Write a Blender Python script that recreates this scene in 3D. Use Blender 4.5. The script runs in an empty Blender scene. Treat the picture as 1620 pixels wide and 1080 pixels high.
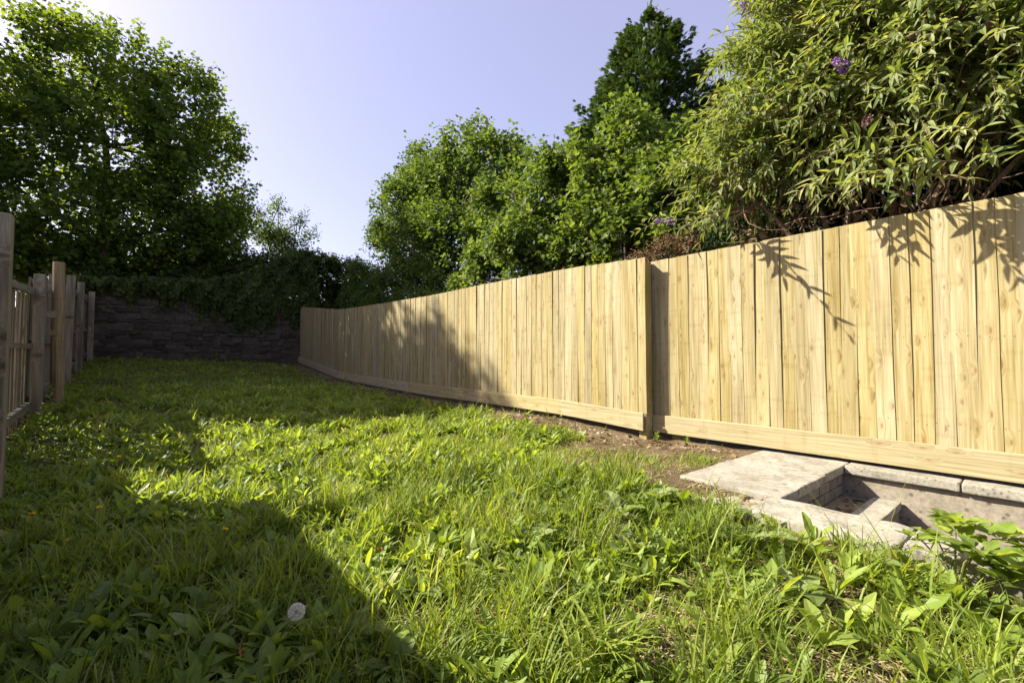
import bpy, bmesh, math, random
import numpy as np
from mathutils import Vector, Matrix, Euler
R_ = math.radians
random.seed(7); rng = np.random.default_rng(7)
scene = bpy.context.scene
COL = scene.collection

# ------------------------------------------------------------------ camera, sky, sun, exposure
cam_d = bpy.data.cameras.new('camera'); cam = bpy.data.objects.new('camera', cam_d); COL.objects.link(cam)
cam.location = (0, 0, 1.05); cam.rotation_euler = (R_(92.1), 0, R_(-39.5))
cam_d.sensor_width = 36; cam_d.lens = 16.0; cam_d.clip_start = .02; cam_d.clip_end = 1000
scene.camera = cam
SUN = Vector((-.5215, .619, .587)).normalized()          # direction towards the sun
sun_el = math.asin(SUN.z); sun_az = math.atan2(SUN.x, SUN.y)
world = bpy.data.worlds.new('World'); scene.world = world; world.use_nodes = True
wn = world.node_tree; wn.nodes.clear()
sky = wn.nodes.new('ShaderNodeTexSky'); sky.sky_type = 'NISHITA'; sky.sun_disc = False
sky.sun_elevation = sun_el; sky.sun_rotation = sun_az % (2 * math.pi)
sky.altitude = 0; sky.air_density = 1.0; sky.dust_density = 1.8; sky.ozone_density = 1.2
tint = wn.nodes.new('ShaderNodeMix'); tint.data_type = 'RGBA'; tint.blend_type = 'MULTIPLY'
tint.inputs[0].default_value = 1.0; tint.inputs[7].default_value = (1.045, .92, 1.0, 1)
bg = wn.nodes.new('ShaderNodeBackground'); bg.inputs[1].default_value = .1
wo = wn.nodes.new('ShaderNodeOutputWorld')
hz = wn.nodes.new('ShaderNodeMix'); hz.data_type = 'RGBA'; hz.inputs[0].default_value = .5; hz.inputs[7].default_value = (2.1, 1.95, 2.7, 1)
wn.links.new(sky.outputs[0], tint.inputs[6]); wn.links.new(tint.outputs[2], hz.inputs[6]); wn.links.new(hz.outputs[2], bg.inputs[0]); wn.links.new(bg.outputs[0], wo.inputs[0])
sd = bpy.data.lights.new('sun', 'SUN'); sd.energy = 4.8; sd.angle = R_(.55); sd.color = (1, .93, .8)
sun = bpy.data.objects.new('sun', sd); COL.objects.link(sun); sun.location = SUN * 60
sun.rotation_euler = SUN.to_track_quat('Z', 'Y').to_euler()
scene.view_settings.view_transform = 'Standard'; scene.view_settings.look = 'None'
scene.view_settings.exposure = 1.6; scene.view_settings.gamma = 1.0
scene.render.engine = 'CYCLES'
scene.cycles.max_bounces = 8; scene.cycles.diffuse_bounces = 4; scene.cycles.transmission_bounces = 6

# ------------------------------------------------------------------ mesh helpers
class MB:
    """collects triangles; build() links them as ONE mesh object"""
    def __init__(s): s.V = []; s.T = []; s.A = []; s.n = 0
    def add(s, V, T, a=.5):
        V = np.asarray(V, float).reshape(-1, 3); T = np.asarray(T, int).reshape(-1, 3)
        s.V.append(V); s.T.append(T + s.n); s.n += len(V)
        s.A.append(np.full(len(V), a) if np.isscalar(a) else np.asarray(a, float))
        return s
    def box(s, x0, x1, y0, y1, z0, z1, a=.5):
        V = [(x, y, z) for x in (x0, x1) for y in (y0, y1) for z in (z0, z1)]
        Q = [(0, 1, 3, 2), (4, 6, 7, 5), (0, 4, 5, 1), (2, 3, 7, 6), (0, 2, 6, 4), (1, 5, 7, 3)]
        return s.add(V, [t for q in Q for t in ((q[0], q[1], q[2]), (q[0], q[2], q[3]))], a)
    def tube(s, pts, rad, n=6, a=.5, cap=True):
        P = np.asarray(pts, float); k = len(P)
        rad = np.broadcast_to(np.asarray(rad, float), (k,))
        D = np.gradient(P, axis=0); D /= np.linalg.norm(D, axis=1)[:, None] + 1e-9
        ref = np.where(np.abs(D[:, 2:3]) > .9, np.array([[1., 0, 0]]), np.array([[0, 0, 1.]]))
        X = np.cross(D, ref); X /= np.linalg.norm(X, axis=1)[:, None] + 1e-9; Y = np.cross(D, X)
        th = np.arange(n) * 2 * math.pi / n
        V = P[:, None] + rad[:, None, None] * (np.cos(th)[None, :, None] * X[:, None] + np.sin(th)[None, :, None] * Y[:, None])
        T = []
        for i in range(k - 1):
            for j in range(n):
                q = (i * n + j, i * n + (j + 1) % n, (i + 1) * n + (j + 1) % n, (i + 1) * n + j)
                T += [(q[0], q[1], q[2]), (q[0], q[2], q[3])]
        if cap:
            T += [(0, j + 1, j) for j in range(1, n - 1)]; o = (k - 1) * n
            T += [(o, o + j, o + j + 1) for j in range(1, n - 1)]
        return s.add(V.reshape(-1, 3), T, a)
    def mesh(s, name, mat=None, smooth=False):
        me = bpy.data.meshes.new(name)
        V = np.concatenate(s.V); T = np.concatenate(s.T); A = np.concatenate(s.A)
        me.vertices.add(len(V)); me.vertices.foreach_set('co', V.astype(np.float32).ravel())
        me.loops.add(3 * len(T)); me.loops.foreach_set('vertex_index', T.astype(np.int32).ravel())
        me.polygons.add(len(T)); me.polygons.foreach_set('loop_start', np.arange(0, 3 * len(T), 3, dtype=np.int32))
        at = me.attributes.new('tint', 'FLOAT', 'POINT'); at.data.foreach_set('value', A.astype(np.float32))
        me.update(calc_edges=True); me.validate()
        me.polygons.foreach_set('use_smooth', np.full(len(me.polygons), bool(smooth)))
        if mat: me.materials.append(mat)
        return me
    def build(s, name, mat, parent=None, smooth=False):
        return obj(name, s.mesh(name, mat, smooth), parent)

def obj(name, me, parent=None, loc=None, rot=None, scale=None):
    o = bpy.data.objects.new(name, me); COL.objects.link(o)
    if parent: o.parent = parent
    if loc is not None: o.location = loc
    if rot is not None: o.rotation_euler = rot
    if scale is not None: o.scale = scale
    return o
def tag(o, label, cat, group=None, kind=None):
    o['label'] = label; o['category'] = cat
    if group: o['group'] = group
    if kind: o['kind'] = kind
    return o
def thing(name, label, cat, loc=(0, 0, 0), group=None):
    return tag(obj(name, None, None, loc), label, cat, group)
def norm(a): return a / (np.linalg.norm(a, axis=-1, keepdims=True) + 1e-9)

def bevbox(name, dims, mat, bev=.006, cuts=0, rough=0., seed=0):
    """a bevelled block, optionally subdivided and worn by noise"""
    bm = bmesh.new(); bmesh.ops.create_cube(bm, size=1)
    for v in bm.verts: v.co = Vector((v.co.x * dims[0], v.co.y * dims[1], v.co.z * dims[2]))
    bmesh.ops.bevel(bm, geom=bm.edges[:], offset=bev, segments=2, profile=.6, affect='EDGES')
    if cuts:
        for ax in range(3):
            n = int(dims[ax] / cuts)
            for i in range(1, n):
                co = Vector((0, 0, 0)); co[ax] = -dims[ax] / 2 + i * dims[ax] / n
                no = Vector((0, 0, 0)); no[ax] = 1
                bmesh.ops.bisect_plane(bm, geom=bm.verts[:] + bm.edges[:] + bm.faces[:], plane_co=co, plane_no=no)
    if rough:
        from mathutils import noise
        for v in bm.verts:
            p = v.co * 9 + Vector((seed * 7.3, seed * 3.1, 0)); q = v.co * 31 + Vector((seed, 0, seed))
            v.co += (noise.noise_vector(p) + noise.noise_vector(q) * .5) * rough
    me = bpy.data.meshes.new(name); bm.to_mesh(me); bm.free(); me.materials.append(mat)
    return me

def arch(P, az, L, W, e0, e1, prof, fold=.12, nseg=4, mid=True, wav=0.):
    """arching strip leaves, vectorised: root P, heading az, length, width, start/end elevation"""
    N = len(P); s = np.linspace(0, 1, nseg + 1); pr = np.asarray(prof, float)
    e = e0[:, None] + (e1 - e0)[:, None] * s[None]
    h = np.stack([np.cos(az), np.sin(az), 0 * az], -1)[:, None]
    d = h * np.cos(e)[..., None] + np.array([0, 0, 1.]) * np.sin(e)[..., None]
    n = -h * np.sin(e)[..., None] + np.array([0, 0, 1.]) * np.cos(e)[..., None]
    side = np.stack([-np.sin(az), np.cos(az), 0 * az], -1)[:, None]
    M = P[:, None] + np.concatenate([np.zeros((N, 1, 3)), np.cumsum((d[:, 1:] + d[:, :-1]) * .5 * (L / nseg)[:, None, None], 1)], 1)
    w = (W[:, None] * pr[None] * .5)[..., None]
    jl = 1 + wav * rng.uniform(-1, 1, (N, nseg + 1, 1)); jr = 1 + wav * rng.uniform(-1, 1, (N, nseg + 1, 1))
    A = M + side * w * jl + n * w * fold * 2; B = M - side * w * jr + n * w * fold * 2
    if mid:
        if wav:
            A = A + n * w * wav * rng.uniform(-1, 1, A.shape[:2] + (1,)); B = B + n * w * wav * rng.uniform(-1, 1, A.shape[:2] + (1,))
        V = np.stack([A, M, B], 2).reshape(N, -1, 3); T = []
        for i in range(nseg):
            a = i * 3
            for q in ((a, a + 1, a + 4, a + 3), (a + 1, a + 2, a + 5, a + 4)): T += [(q[0], q[1], q[2]), (q[0], q[2], q[3])]
        k = 3 * (nseg + 1)
    else:
        V = np.concatenate([np.stack([A[:, :-1], B[:, :-1]], 2).reshape(N, -1, 3), M[:, -1:]], 1); T = []
        for i in range(nseg - 1):
            a = i * 2; T += [(a, a + 1, a + 3), (a, a + 3, a + 2)]
        T.append((2 * nseg - 2, 2 * nseg - 1, 2 * nseg)); k = 2 * nseg + 1
    T = np.asarray(T)[None] + (np.arange(N) * k)[:, None, None]
    return V.reshape(-1, 3), T.reshape(-1, 3), k

# ------------------------------------------------------------------ materials
def mat_new(name):
    m = bpy.data.materials.new(name); m.use_nodes = True; nt = m.node_tree; nt.nodes.clear()
    out = nt.nodes.new('ShaderNodeOutputMaterial'); return m, nt, out
def N(nt, t, **kw):
    n = nt.nodes.new('ShaderNode' + t)
    for k, v in kw.items():
        if k.startswith('i_'): n.inputs[k[2:].replace('_', ' ')].default_value = v
        else: setattr(n, k, v)
    return n
def ramp(nt, src, stops, interp='LINEAR'):
    r = nt.nodes.new('ShaderNodeValToRGB'); r.color_ramp.interpolation = interp
    e = r.color_ramp.elements
    while len(e) < len(stops): e.new(.5)
    for el, (p, c) in zip(e, stops): el.position = p; el.color = (*c, 1) if len(c) == 3 else c
    nt.links.new(src, r.inputs[0]); return r.outputs[0]
def mathn(nt, op, a, b=0., c=None, clamp=False):
    m = nt.nodes.new('ShaderNodeMath'); m.operation = op; m.use_clamp = clamp
    for i, v in enumerate((a, b) if c is None else (a, b, c)):
        if isinstance(v, (int, float)): m.inputs[i].default_value = v
        else: nt.links.new(v, m.inputs[i])
    return m.outputs[0]
def mixc(nt, f, a, b, mode='MIX'):
    m = nt.nodes.new('ShaderNodeMix'); m.data_type = 'RGBA'; m.blend_type = mode
    for i, v in ((0, f), (6, a), (7, b)):
        if isinstance(v, (int, float)): m.inputs[i].default_value = v
        elif isinstance(v, tuple): m.inputs[i].default_value = (*v, 1)
        else: nt.links.new(v, m.inputs[i])
    return m.outputs[2]
def leaf_mat(name, stops, trans=.4, tcol=(1.25, 1.35, .5), rough=.55, spec=.18):
    m, nt, out = mat_new(name)
    at = N(nt, 'Attribute', attribute_name='tint')
    tc = N(nt, 'TexCoord'); no = N(nt, 'TexNoise', i_Scale=1.3, i_Detail=2.)
    nt.links.new(tc.outputs['Object'], no.inputs['Vector'])
    f = mathn(nt, 'ADD', at.outputs['Fac'], mathn(nt, 'MULTIPLY', mathn(nt, 'SUBTRACT', no.outputs[0], .5), .5), clamp=True)
    c = ramp(nt, f, stops)
    p = N(nt, 'BsdfPrincipled', i_Roughness=rough); p.inputs['Specular IOR Level'].default_value = spec
    nt.links.new(c, p.inputs['Base Color'])
    t = N(nt, 'BsdfTranslucent'); nt.links.new(mixc(nt, 1., c, tcol, 'MULTIPLY'), t.inputs[0])
    mx = N(nt, 'MixShader'); mx.inputs[0].default_value = trans
    nt.links.new(p.outputs[0], mx.inputs[1]); nt.links.new(t.outputs[0], mx.inputs[2]); nt.links.new(mx.outputs[0], out.inputs[0])
    return m
def wood_mat(name, cols, knot=(.20, .10, .04), knot_on=1., bump=.25, stain=(.5, .52, .36), stain_amt=.35, bright=.22, vert=True):
    """sawn timber: grain along local z (or y), knots, per-board shift in tone"""
    m, nt, out = mat_new(name)
    tc = N(nt, 'TexCoord'); oi = N(nt, 'ObjectInfo')
    off = N(nt, 'CombineXYZ'); r = oi.outputs['Random']
    nt.links.new(mathn(nt, 'MULTIPLY', r, 37.), off.inputs[0]); nt.links.new(mathn(nt, 'MULTIPLY', r, 91.), off.inputs[1]); nt.links.new(mathn(nt, 'MULTIPLY', r, 53.), off.inputs[2])
    va = N(nt, 'VectorMath', operation='ADD'); nt.links.new(tc.outputs['Object'], va.inputs[0]); nt.links.new(off.outputs[0], va.inputs[1])
    def mp(sc):
        mm = N(nt, 'Mapping'); mm.inputs['Scale'].default_value = sc if vert else (sc[0], sc[2], sc[1])
        nt.links.new(va.outputs[0], mm.inputs[0]); return mm.outputs[0]
    vo = N(nt, 'TexVoronoi', voronoi_dimensions='2D'); vo.inputs['Scale'].default_value = 1.; vo.inputs['Randomness'].default_value = 1.
    kx = N(nt, 'SeparateXYZ'); nt.links.new(mp((1., 12., 4.2)), kx.inputs[0]); kc = N(nt, 'CombineXYZ')
    nt.links.new(kx.outputs[1], kc.inputs[0]); nt.links.new(kx.outputs[2], kc.inputs[1]); nt.links.new(kc.outputs[0], vo.inputs['Vector'])
    sepc = N(nt, 'SeparateColor'); nt.links.new(vo.outputs['Color'], sepc.inputs[0])
    gate = mathn(nt, 'MULTIPLY', mathn(nt, 'GREATER_THAN', sepc.outputs[0], .52), knot_on)
    near = mathn(nt, 'MULTIPLY', gate, mathn(nt, 'SUBTRACT', 1., mathn(nt, 'MULTIPLY', vo.outputs['Distance'], 2.6), clamp=True), clamp=True)
    kn = mathn(nt, 'MULTIPLY', gate, ramp(nt, vo.outputs['Distance'], [(.04, (1, 1, 1)), (.12, (0, 0, 0))]))
    # grain, bent round the knots
    wv = N(nt, 'TexNoise', i_Scale=1., i_Detail=4., i_Roughness=.6); 
    gv = N(nt, 'VectorMath', operation='ADD'); nt.links.new(mp((20, 62, 1.6)), gv.inputs[0])
    cb = N(nt, 'CombineXYZ'); nt.links.new(mathn(nt, 'MULTIPLY', near, 2.2), cb.inputs[1]); nt.links.new(mathn(nt, 'MULTIPLY', near, .8), cb.inputs[2]); nt.links.new(cb.outputs[0], gv.inputs[1])
    nt.links.new(gv.outputs[0], wv.inputs['Vector'])
    c = ramp(nt, wv.outputs[0], [(.32, cols[0]), (.5, cols[1]), (.68, cols[2])])
    big = N(nt, 'TexNoise', i_Scale=1., i_Detail=3.); nt.links.new(mp((3, 13, 1.1)), big.inputs['Vector'])
    c = mixc(nt, mathn(nt, 'MULTIPLY', ramp(nt, big.outputs[0], [(.4, (0, 0, 0)), (.66, (1, 1, 1))]), stain_amt), c, stain, 'MULTIPLY')
    band = N(nt, 'TexNoise', i_Scale=1., i_Detail=1.); nt.links.new(mp((1, 2.5, 16)), band.inputs['Vector'])
    c = mixc(nt, mathn(nt, 'MULTIPLY', ramp(nt, band.outputs[0], [(.6, (0, 0, 0)), (.72, (1, 1, 1))]), .28), c, (.72, .62, .45), 'MULTIPLY')
    c = mixc(nt, mathn(nt, 'MULTIPLY', near, .35), c, (.72, .55, .36), 'MULTIPLY')
    c = mixc(nt, mathn(nt, 'MULTIPLY', kn, .6), c, knot)
    hv = N(nt, 'HueSaturation'); nt.links.new(c, hv.inputs['Color'])
    nt.links.new(mathn(nt, 'ADD', 1 - bright / 2, mathn(nt, 'MULTIPLY', r, bright)), hv.inputs['Value'])
    nt.links.new(mathn(nt, 'ADD', .88, mathn(nt, 'MULTIPLY', mathn(nt, 'FRACT', mathn(nt, 'MULTIPLY', r, 17.3)), .24)), hv.inputs['Saturation'])
    p = N(nt, 'BsdfPrincipled', i_Roughness=.72); p.inputs['Specular IOR Level'].default_value = .2
    nt.links.new(hv.outputs[0], p.inputs['Base Color'])
    b = N(nt, 'Bump'); b.inputs['Strength'].default_value = bump; b.inputs['Distance'].default_value = .004
    nt.links.new(wv.outputs[0], b.inputs['Height']); nt.links.new(b.outputs[0], p.inputs['Normal'])
    nt.links.new(p.outputs[0], out.inputs[0]); return m
def rock_mat(name, c0, c1, c2, scale=6., bump=.5, spots=None, var=.3, moss=None, rough=.9):
    m, nt, out = mat_new(name)
    tc = N(nt, 'TexCoord'); oi = N(nt, 'ObjectInfo')
    off = N(nt, 'CombineXYZ'); nt.links.new(mathn(nt, 'MULTIPLY', oi.outputs['Random'], 50.), off.inputs[0])
    va = N(nt, 'VectorMath', operation='ADD'); nt.links.new(tc.outputs['Object'], va.inputs[0]); nt.links.new(off.outputs[0], va.inputs[1])
    n1 = N(nt, 'TexNoise', i_Scale=scale, i_Detail=8., i_Roughness=.65); nt.links.new(va.outputs[0], n1.inputs['Vector'])
    n2 = N(nt, 'TexNoise', i_Scale=scale * 9, i_Detail=4., i_Roughness=.7); nt.links.new(va.outputs[0], n2.inputs['Vector'])
    c = ramp(nt, n1.outputs[0], [(.3, c0), (.5, c1), (.72, c2)])
    c = mixc(nt, .55, c, ramp(nt, n2.outputs[0], [(.3, (.45, .45, .45)), (.62, (1.15, 1.15, 1.15))]), 'MULTIPLY')
    if spots:
        v = N(nt, 'TexVoronoi'); v.inputs['Scale'].default_value = spots[0]; nt.links.new(va.outputs[0], v.inputs['Vector'])
        sc = N(nt, 'SeparateColor'); nt.links.new(v.outputs['Color'], sc.inputs[0])
        f = mathn(nt, 'MULTIPLY', mathn(nt, 'GREATER_THAN', sc.outputs[0], spots[2]), ramp(nt, v.outputs['Distance'], [(.18, (1, 1, 1)), (.36, (0, 0, 0))]))
        c = mixc(nt, mathn(nt, 'MULTIPLY', f, .75), c, spots[1])
    if moss:
        n3 = N(nt, 'TexNoise', i_Scale=moss[0], i_Detail=6., i_Roughness=.7); nt.links.new(va.outputs[0], n3.inputs['Vector'])
        c = mixc(nt, ramp(nt, n3.outputs[0], [(moss[2], (0, 0, 0)), (moss[2] + .08, (1, 1, 1))]), c, moss[1])
    hv = N(nt, 'HueSaturation'); nt.links.new(c, hv.inputs['Color'])
    nt.links.new(mathn(nt, 'ADD', 1 - var / 2, mathn(nt, 'MULTIPLY', oi.outputs['Random'], var)), hv.inputs['Value'])
    p = N(nt, 'BsdfPrincipled', i_Roughness=rough); p.inputs['Specular IOR Level'].default_value = .2
    nt.links.new(hv.outputs[0], p.inputs['Base Color'])
    b = N(nt, 'Bump'); b.inputs['Strength'].default_value = bump; b.inputs['Distance'].default_value = .01
    nt.links.new(mathn(nt, 'ADD', n1.outputs[0], mathn(nt, 'MULTIPLY', n2.outputs[0], .4)), b.inputs['Height']); nt.links.new(b.outputs[0], p.inputs['Normal'])
    nt.links.new(p.outputs[0], out.inputs[0]); return m

M = {}
M['pine'] = wood_mat('pale_treated_pine', ((.235, .185, .082), (.325, .272, .138), (.385, .335, .19)), knot=(.13, .08, .035), bump=.5, stain=(.68, .62, .44), stain_amt=.65, bright=.22)
M['pine_h'] = wood_mat('pale_treated_pine_rail', ((.26, .205, .1), (.34, .285, .152), (.4, .35, .21)), knot=(.2, .13, .06), bump=.3, vert=False, stain_amt=.2, bright=.12)
M['old'] = wood_mat('weathered_grey_timber', ((.12, .097, .067), (.21, .175, .122), (.31, .263, .19)), knot=(.06, .04, .03), bump=.5, stain=(.6, .6, .55), stain_amt=.5, bright=.5)
M['old_h'] = wood_mat('weathered_grey_rail', ((.11, .097, .072), (.19, .168, .124), (.27, .24, .18)), knot=(.06, .04, .03), bump=.5, vert=False, bright=.4)
M['post'] = wood_mat('weathered_tan_post', ((.15, .11, .068), (.24, .18, .112), (.32, .25, .165)), knot=(.07, .04, .025), bump=.5, bright=.3)
M['slab'] = rock_mat('pale_worn_concrete', (.19, .172, .135), (.3, .278, .222), (.37, .345, .285), 3.5, .5, (15., (.1, .085, .06), .86), .15, (2.6, (.19, .165, .115), .56))
M['edge'] = rock_mat('weathered_edging_stone', (.17, .155, .122), (.28, .26, .205), (.36, .335, .275), 5., .6, (34., (.09, .08, .065), .72), .15)
M['render'] = rock_mat('cement_render', (.17, .145, .106), (.24, .207, .155), (.3, .262, .2), 3.4, .5, (24., (.07, .06, .045), .6), .05)
M['tread'] = rock_mat('dirty_concrete', (.16, .135, .105), (.25, .21, .165), (.33, .29, .23), 4., .5, (18., (.1, .08, .06), .8), .1)
M['brick'] = rock_mat('grey_brick', (.15, .125, .1), (.22, .185, .15), (.28, .24, .2), 8., .6, None, .4)
M['stone'] = rock_mat('dark_rubble_stone', (.038, .03, .021), (.072, .059, .042), (.125, .105, .08), 5., .9, (9., (.2, .185, .165), .93), .7)
M['mortar'] = rock_mat('dark_lime_mortar', (.042, .032, .021), (.072, .055, .037), (.1, .08, .055), 7., .9)
M['bark'] = rock_mat('brown_bark', (.03, .024, .018), (.06, .048, .037), (.1, .082, .064), 9., 1.)
M['twig'] = rock_mat('brown_twig', (.10, .065, .04), (.19, .13, .08), (.3, .22, .14), 14., .6)
M['syc'] = leaf_mat('sycamore_leaf', [(0, (.03, .052, .014)), (.45, (.08, .122, .028)), (.8, (.16, .21, .048)), (1, (.23, .26, .065))], .52, (1.7, 1.65, .5))
M['maple'] = leaf_mat('maple_leaf', [(0, (.035, .06, .016)), (.45, (.09, .137, .034)), (.85, (.17, .222, .058)), (1, (.24, .27, .085))], .4, (1.5, 1.5, .5))
M['ivy'] = leaf_mat('ivy_leaf', [(0, (.022, .036, .009)), (.5, (.055, .078, .016)), (1, (.115, .14, .028))], .3, rough=.6, spec=.15)
M['cyp'] = leaf_mat('cypress_frond', [(0, (.02, .04, .013)), (.5, (.05, .08, .024)), (1, (.1, .135, .04))], .25)
M['bud'] = leaf_mat('buddleia_leaf', [(0, (.07, .11, .03)), (.45, (.16, .205, .065)), (.8, (.25, .285, .12)), (1, (.37, .36, .15))], .42, (1.4, 1.4, .5), .6)
M['dark'] = leaf_mat('dark_evergreen_leaf', [(0, (.012, .025, .009)), (.5, (.028, .052, .016)), (1, (.06, .09, .025))], .2)
M['dry'] = leaf_mat('dry_brown_leaf', [(0, (.10, .06, .03)), (.5, (.2, .13, .07)), (1, (.32, .23, .13))], .25, (1, .9, .7), .8, .1)
M['grass'] = leaf_mat('meadow_grass', [(0, (.06, .088, .018)), (.45, (.19, .262, .038)), (.8, (.295, .36, .06)), (.93, (.31, .32, .08)), (1, (.36, .34, .2))], .5, (1.55, 1.45, .5), .5, .25)
M['weed'] = leaf_mat('broad_weed_leaf', [(0, (.07, .108, .022)), (.5, (.21, .292, .046)), (.85, (.305, .375, .08)), (1, (.36, .37, .12))], .48, (1.55, 1.45, .5), .48, .3)
M['dock'] = leaf_mat('dock_leaf', [(0, (.1, .15, .036)), (.5, (.19, .245, .075)), (1, (.29, .325, .13))], .42, (1.4, 1.45, .45), .5, .22)
M['stem'] = leaf_mat('green_stem', [(0, (.09, .12, .03)), (.5, (.16, .17, .05)), (1, (.22, .16, .07))], .1)
def plain(name, col, rough=.7, trans=0.):
    return leaf_mat(name, [(0, tuple(x * .8 for x in col)), (.5, col), (1, tuple(min(1, x * 1.15) for x in col))], trans, (1, 1, 1), rough, .2)
M['yellow'] = plain('dandelion_yellow', (.85, .62, .03), .6, .2)
M['orange'] = plain('spent_orange', (.42, .2, .06), .8)
M['fluff'] = plain('dandelion_fluff', (.75, .72, .64), .9, .3)
M['purple'] = plain('buddleia_purple', (.34, .17, .5), .7, .2)
M['spent'] = plain('spent_flower_brown', (.2, .12, .11), .8)
M['straw'] = plain('dry_straw', (.4, .31, .17), .8, .15)
M['nail'] = plain('rusty_nail', (.07, .05, .04), .6)
M['chip'] = rock_mat('pale_stone_chip', (.25, .22, .18), (.36, .32, .27), (.48, .44, .38), 8., .4, None, .4)

# ------------------------------------------------------------------ terrain
CP = np.array([(0, 0, 0), (.5, 2, .02), (-.8, 4.9, -.02), (-1, 7, .2), (-.95, 9.2, .40), (-.95, 11.5, .62), (-.95, 14, .8), (-.95, 16.8, 1.02),
    (4.4, 16.8, .84), (4.4, 14.6, .62), (4.4, 12.6, .42), (4.4, 10, .34), (4.4, 7.7, .27), (4.4, 5.7, .27), (4.4, 4, .24), (4.4, 2.9, .17), (4.45, 1.9, .185), (3.6, 1.9, .185), (2.9, 1.85, .18), (2.6, 1.5, .165),
    (2.5, .8, .14), (2.2, -.3, .06), (2, 5, .13), (1.6, 8, .27), (1.7, 12, .5), (1.8, 16.8, .95), (0, 4, .02), (-1.2, 1, -.05), (-1.2, -2, -.05), (2.4, -2, .0), (4.5, -2, .1)], float)
def tps(r2): return np.where(r2 > 0, r2 * np.log(np.maximum(r2, 1e-9)), 0)
_A = tps(((CP[:, None, :2] - CP[None, :, :2]) ** 2).sum(-1)) + np.eye(len(CP)) * .02
_Pm = np.c_[np.ones(len(CP)), CP[:, :2]]
_S = np.linalg.solve(np.block([[_A, _Pm], [_Pm.T, np.zeros((3, 3))]]), np.r_[CP[:, 2], 0, 0, 0])
def wob(x, y, s=1., ph=0.):
    return (np.sin(x * 2.1 * s + y * 1.3 * s + ph) + np.sin(-x * 1.7 * s + y * 2.9 * s + 1.7 + ph) + np.sin(x * 4.3 * s - y * 3.1 * s + 2.2 * ph) * .6 + np.sin(x * 5.9 * s + y * 6.7 * s + ph) * .5) / 3.1
def gz(x, y):
    x = np.asarray(x, float); y = np.asarray(y, float)
    xc = np.clip(x, -1.3, 4.5); yc = np.clip(y, -2, 16.9)
    P = np.stack([xc, yc], -1)
    z = tps(((P[..., None, :] - CP[:, :2]) ** 2).sum(-1)) @ _S[:len(CP)] + _S[-3] + _S[-2] * xc + _S[-1] * yc
    z = z + .018 * wob(x, y, 2.3) + .008 * wob(x, y, 6.1, 1.)
    return z + np.clip((y - 17.02) / .2, 0, 1) * 1.35
def g1(x, y): return float(gz(np.array([x]), np.array([y]))[0])
PIT = (2.84, 4.41, 1.24)
def make_ground():
    xs = np.r_[-400, -200, -90, -40, -20, -10, -5, -3, -2, np.arange(-1.5, 2.75, .09), 2.78, 2.9, np.arange(3., 4.36, .12), 4.38, 4.44, 4.5, 4.6, 5, 6, 8, 11, 15, 25, 50, 100, 200, 400]
    ys = np.r_[-400, -150, -50, -20, -8, -4, np.arange(-2.5, 1.15, .1), 1.2, 1.28, np.arange(1.36, 16.9, .1), 16.98, 17.04, 17.22, 17.4, 18, 19, 20, 22, 26, 32, 50, 100, 200, 400]
    X, Y = np.meshgrid(xs, ys, indexing='ij'); Z = gz(X, Y)
    pit = (X > PIT[0]) & (X < PIT[1]) & (Y < PIT[2]) & (Y > -6); Z = np.where(pit, -1.2, Z)
    nx, ny = X.shape; V = np.stack([X, Y, Z], -1).reshape(-1, 3)
    i, j = np.meshgrid(np.arange(nx - 1), np.arange(ny - 1), indexing='ij'); a = (i * ny + j).ravel()
    T = np.concatenate([np.stack([a, a + ny, a + ny + 1], -1), np.stack([a, a + ny + 1, a + 1], -1)])
    m, nt, out = mat_new('soil_and_thatch')
    tc = N(nt, 'TexCoord'); n1 = N(nt, 'TexNoise', i_Scale=2.2, i_Detail=8., i_Roughness=.7); n2 = N(nt, 'TexNoise', i_Scale=60., i_Detail=5., i_Roughness=.75)
    n3 = N(nt, 'TexNoise', i_Scale=.9, i_Detail=4.)
    for n in (n1, n2, n3): nt.links.new(tc.outputs['Object'], n.inputs['Vector'])
    c = ramp(nt, n1.outputs[0], [(.3, (.08, .058, .034)), (.5, (.15, .112, .066)), (.7, (.25, .19, .115))])
    c = mixc(nt, .8, c, ramp(nt, n2.outputs[0], [(.3, (.35, .33, .3)), (.6, (1.25, 1.2, 1.1))]), 'MULTIPLY')
    # mossy green thatch away from the bare strip by the fence, mown grass colour beyond the garden
    sx = N(nt, 'SeparateXYZ'); nt.links.new(tc.outputs['Object'], sx.inputs[0])
    gf = mathn(nt, 'MULTIPLY', ramp(nt, mathn(nt, 'ADD', mathn(nt, 'MULTIPLY', mathn(nt, 'SUBTRACT', 3.1, sx.outputs[0]), .5), mathn(nt, 'SUBTRACT', n3.outputs[0], .5)), [(.0, (0, 0, 0)), (.5, (1, 1, 1))]), .4)
    c = mixc(nt, gf, c, ramp(nt, n2.outputs[0], [(.3, (.018, .026, .008)), (.7, (.075, .085, .03))]))
    far = mathn(nt, 'ADD', mathn(nt, 'GREATER_THAN', mathn(nt, 'ABSOLUTE', sx.outputs[0]), 9.), mathn(nt, 'GREATER_THAN', mathn(nt, 'ABSOLUTE', sx.outputs[1]), 24.), clamp=True)
    c = mixc(nt, far, c, (.06, .09, .025))
    p = N(nt, 'BsdfPrincipled', i_Roughness=.95); p.inputs['Specular IOR Level'].default_value = .1; nt.links.new(c, p.inputs['Base Color'])
    b = N(nt, 'Bump'); b.inputs['Strength'].default_value = .9; b.inputs['Distance'].default_value = .03; nt.links.new(n2.outputs[0], b.inputs['Height']); nt.links.new(b.outputs[0], p.inputs['Normal'])
    nt.links.new(p.outputs[0], out.inputs[0])
    o = MB().add(V, T).build('ground', m, None, True); o['kind'] = 'structure'; return o
make_ground()

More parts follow.
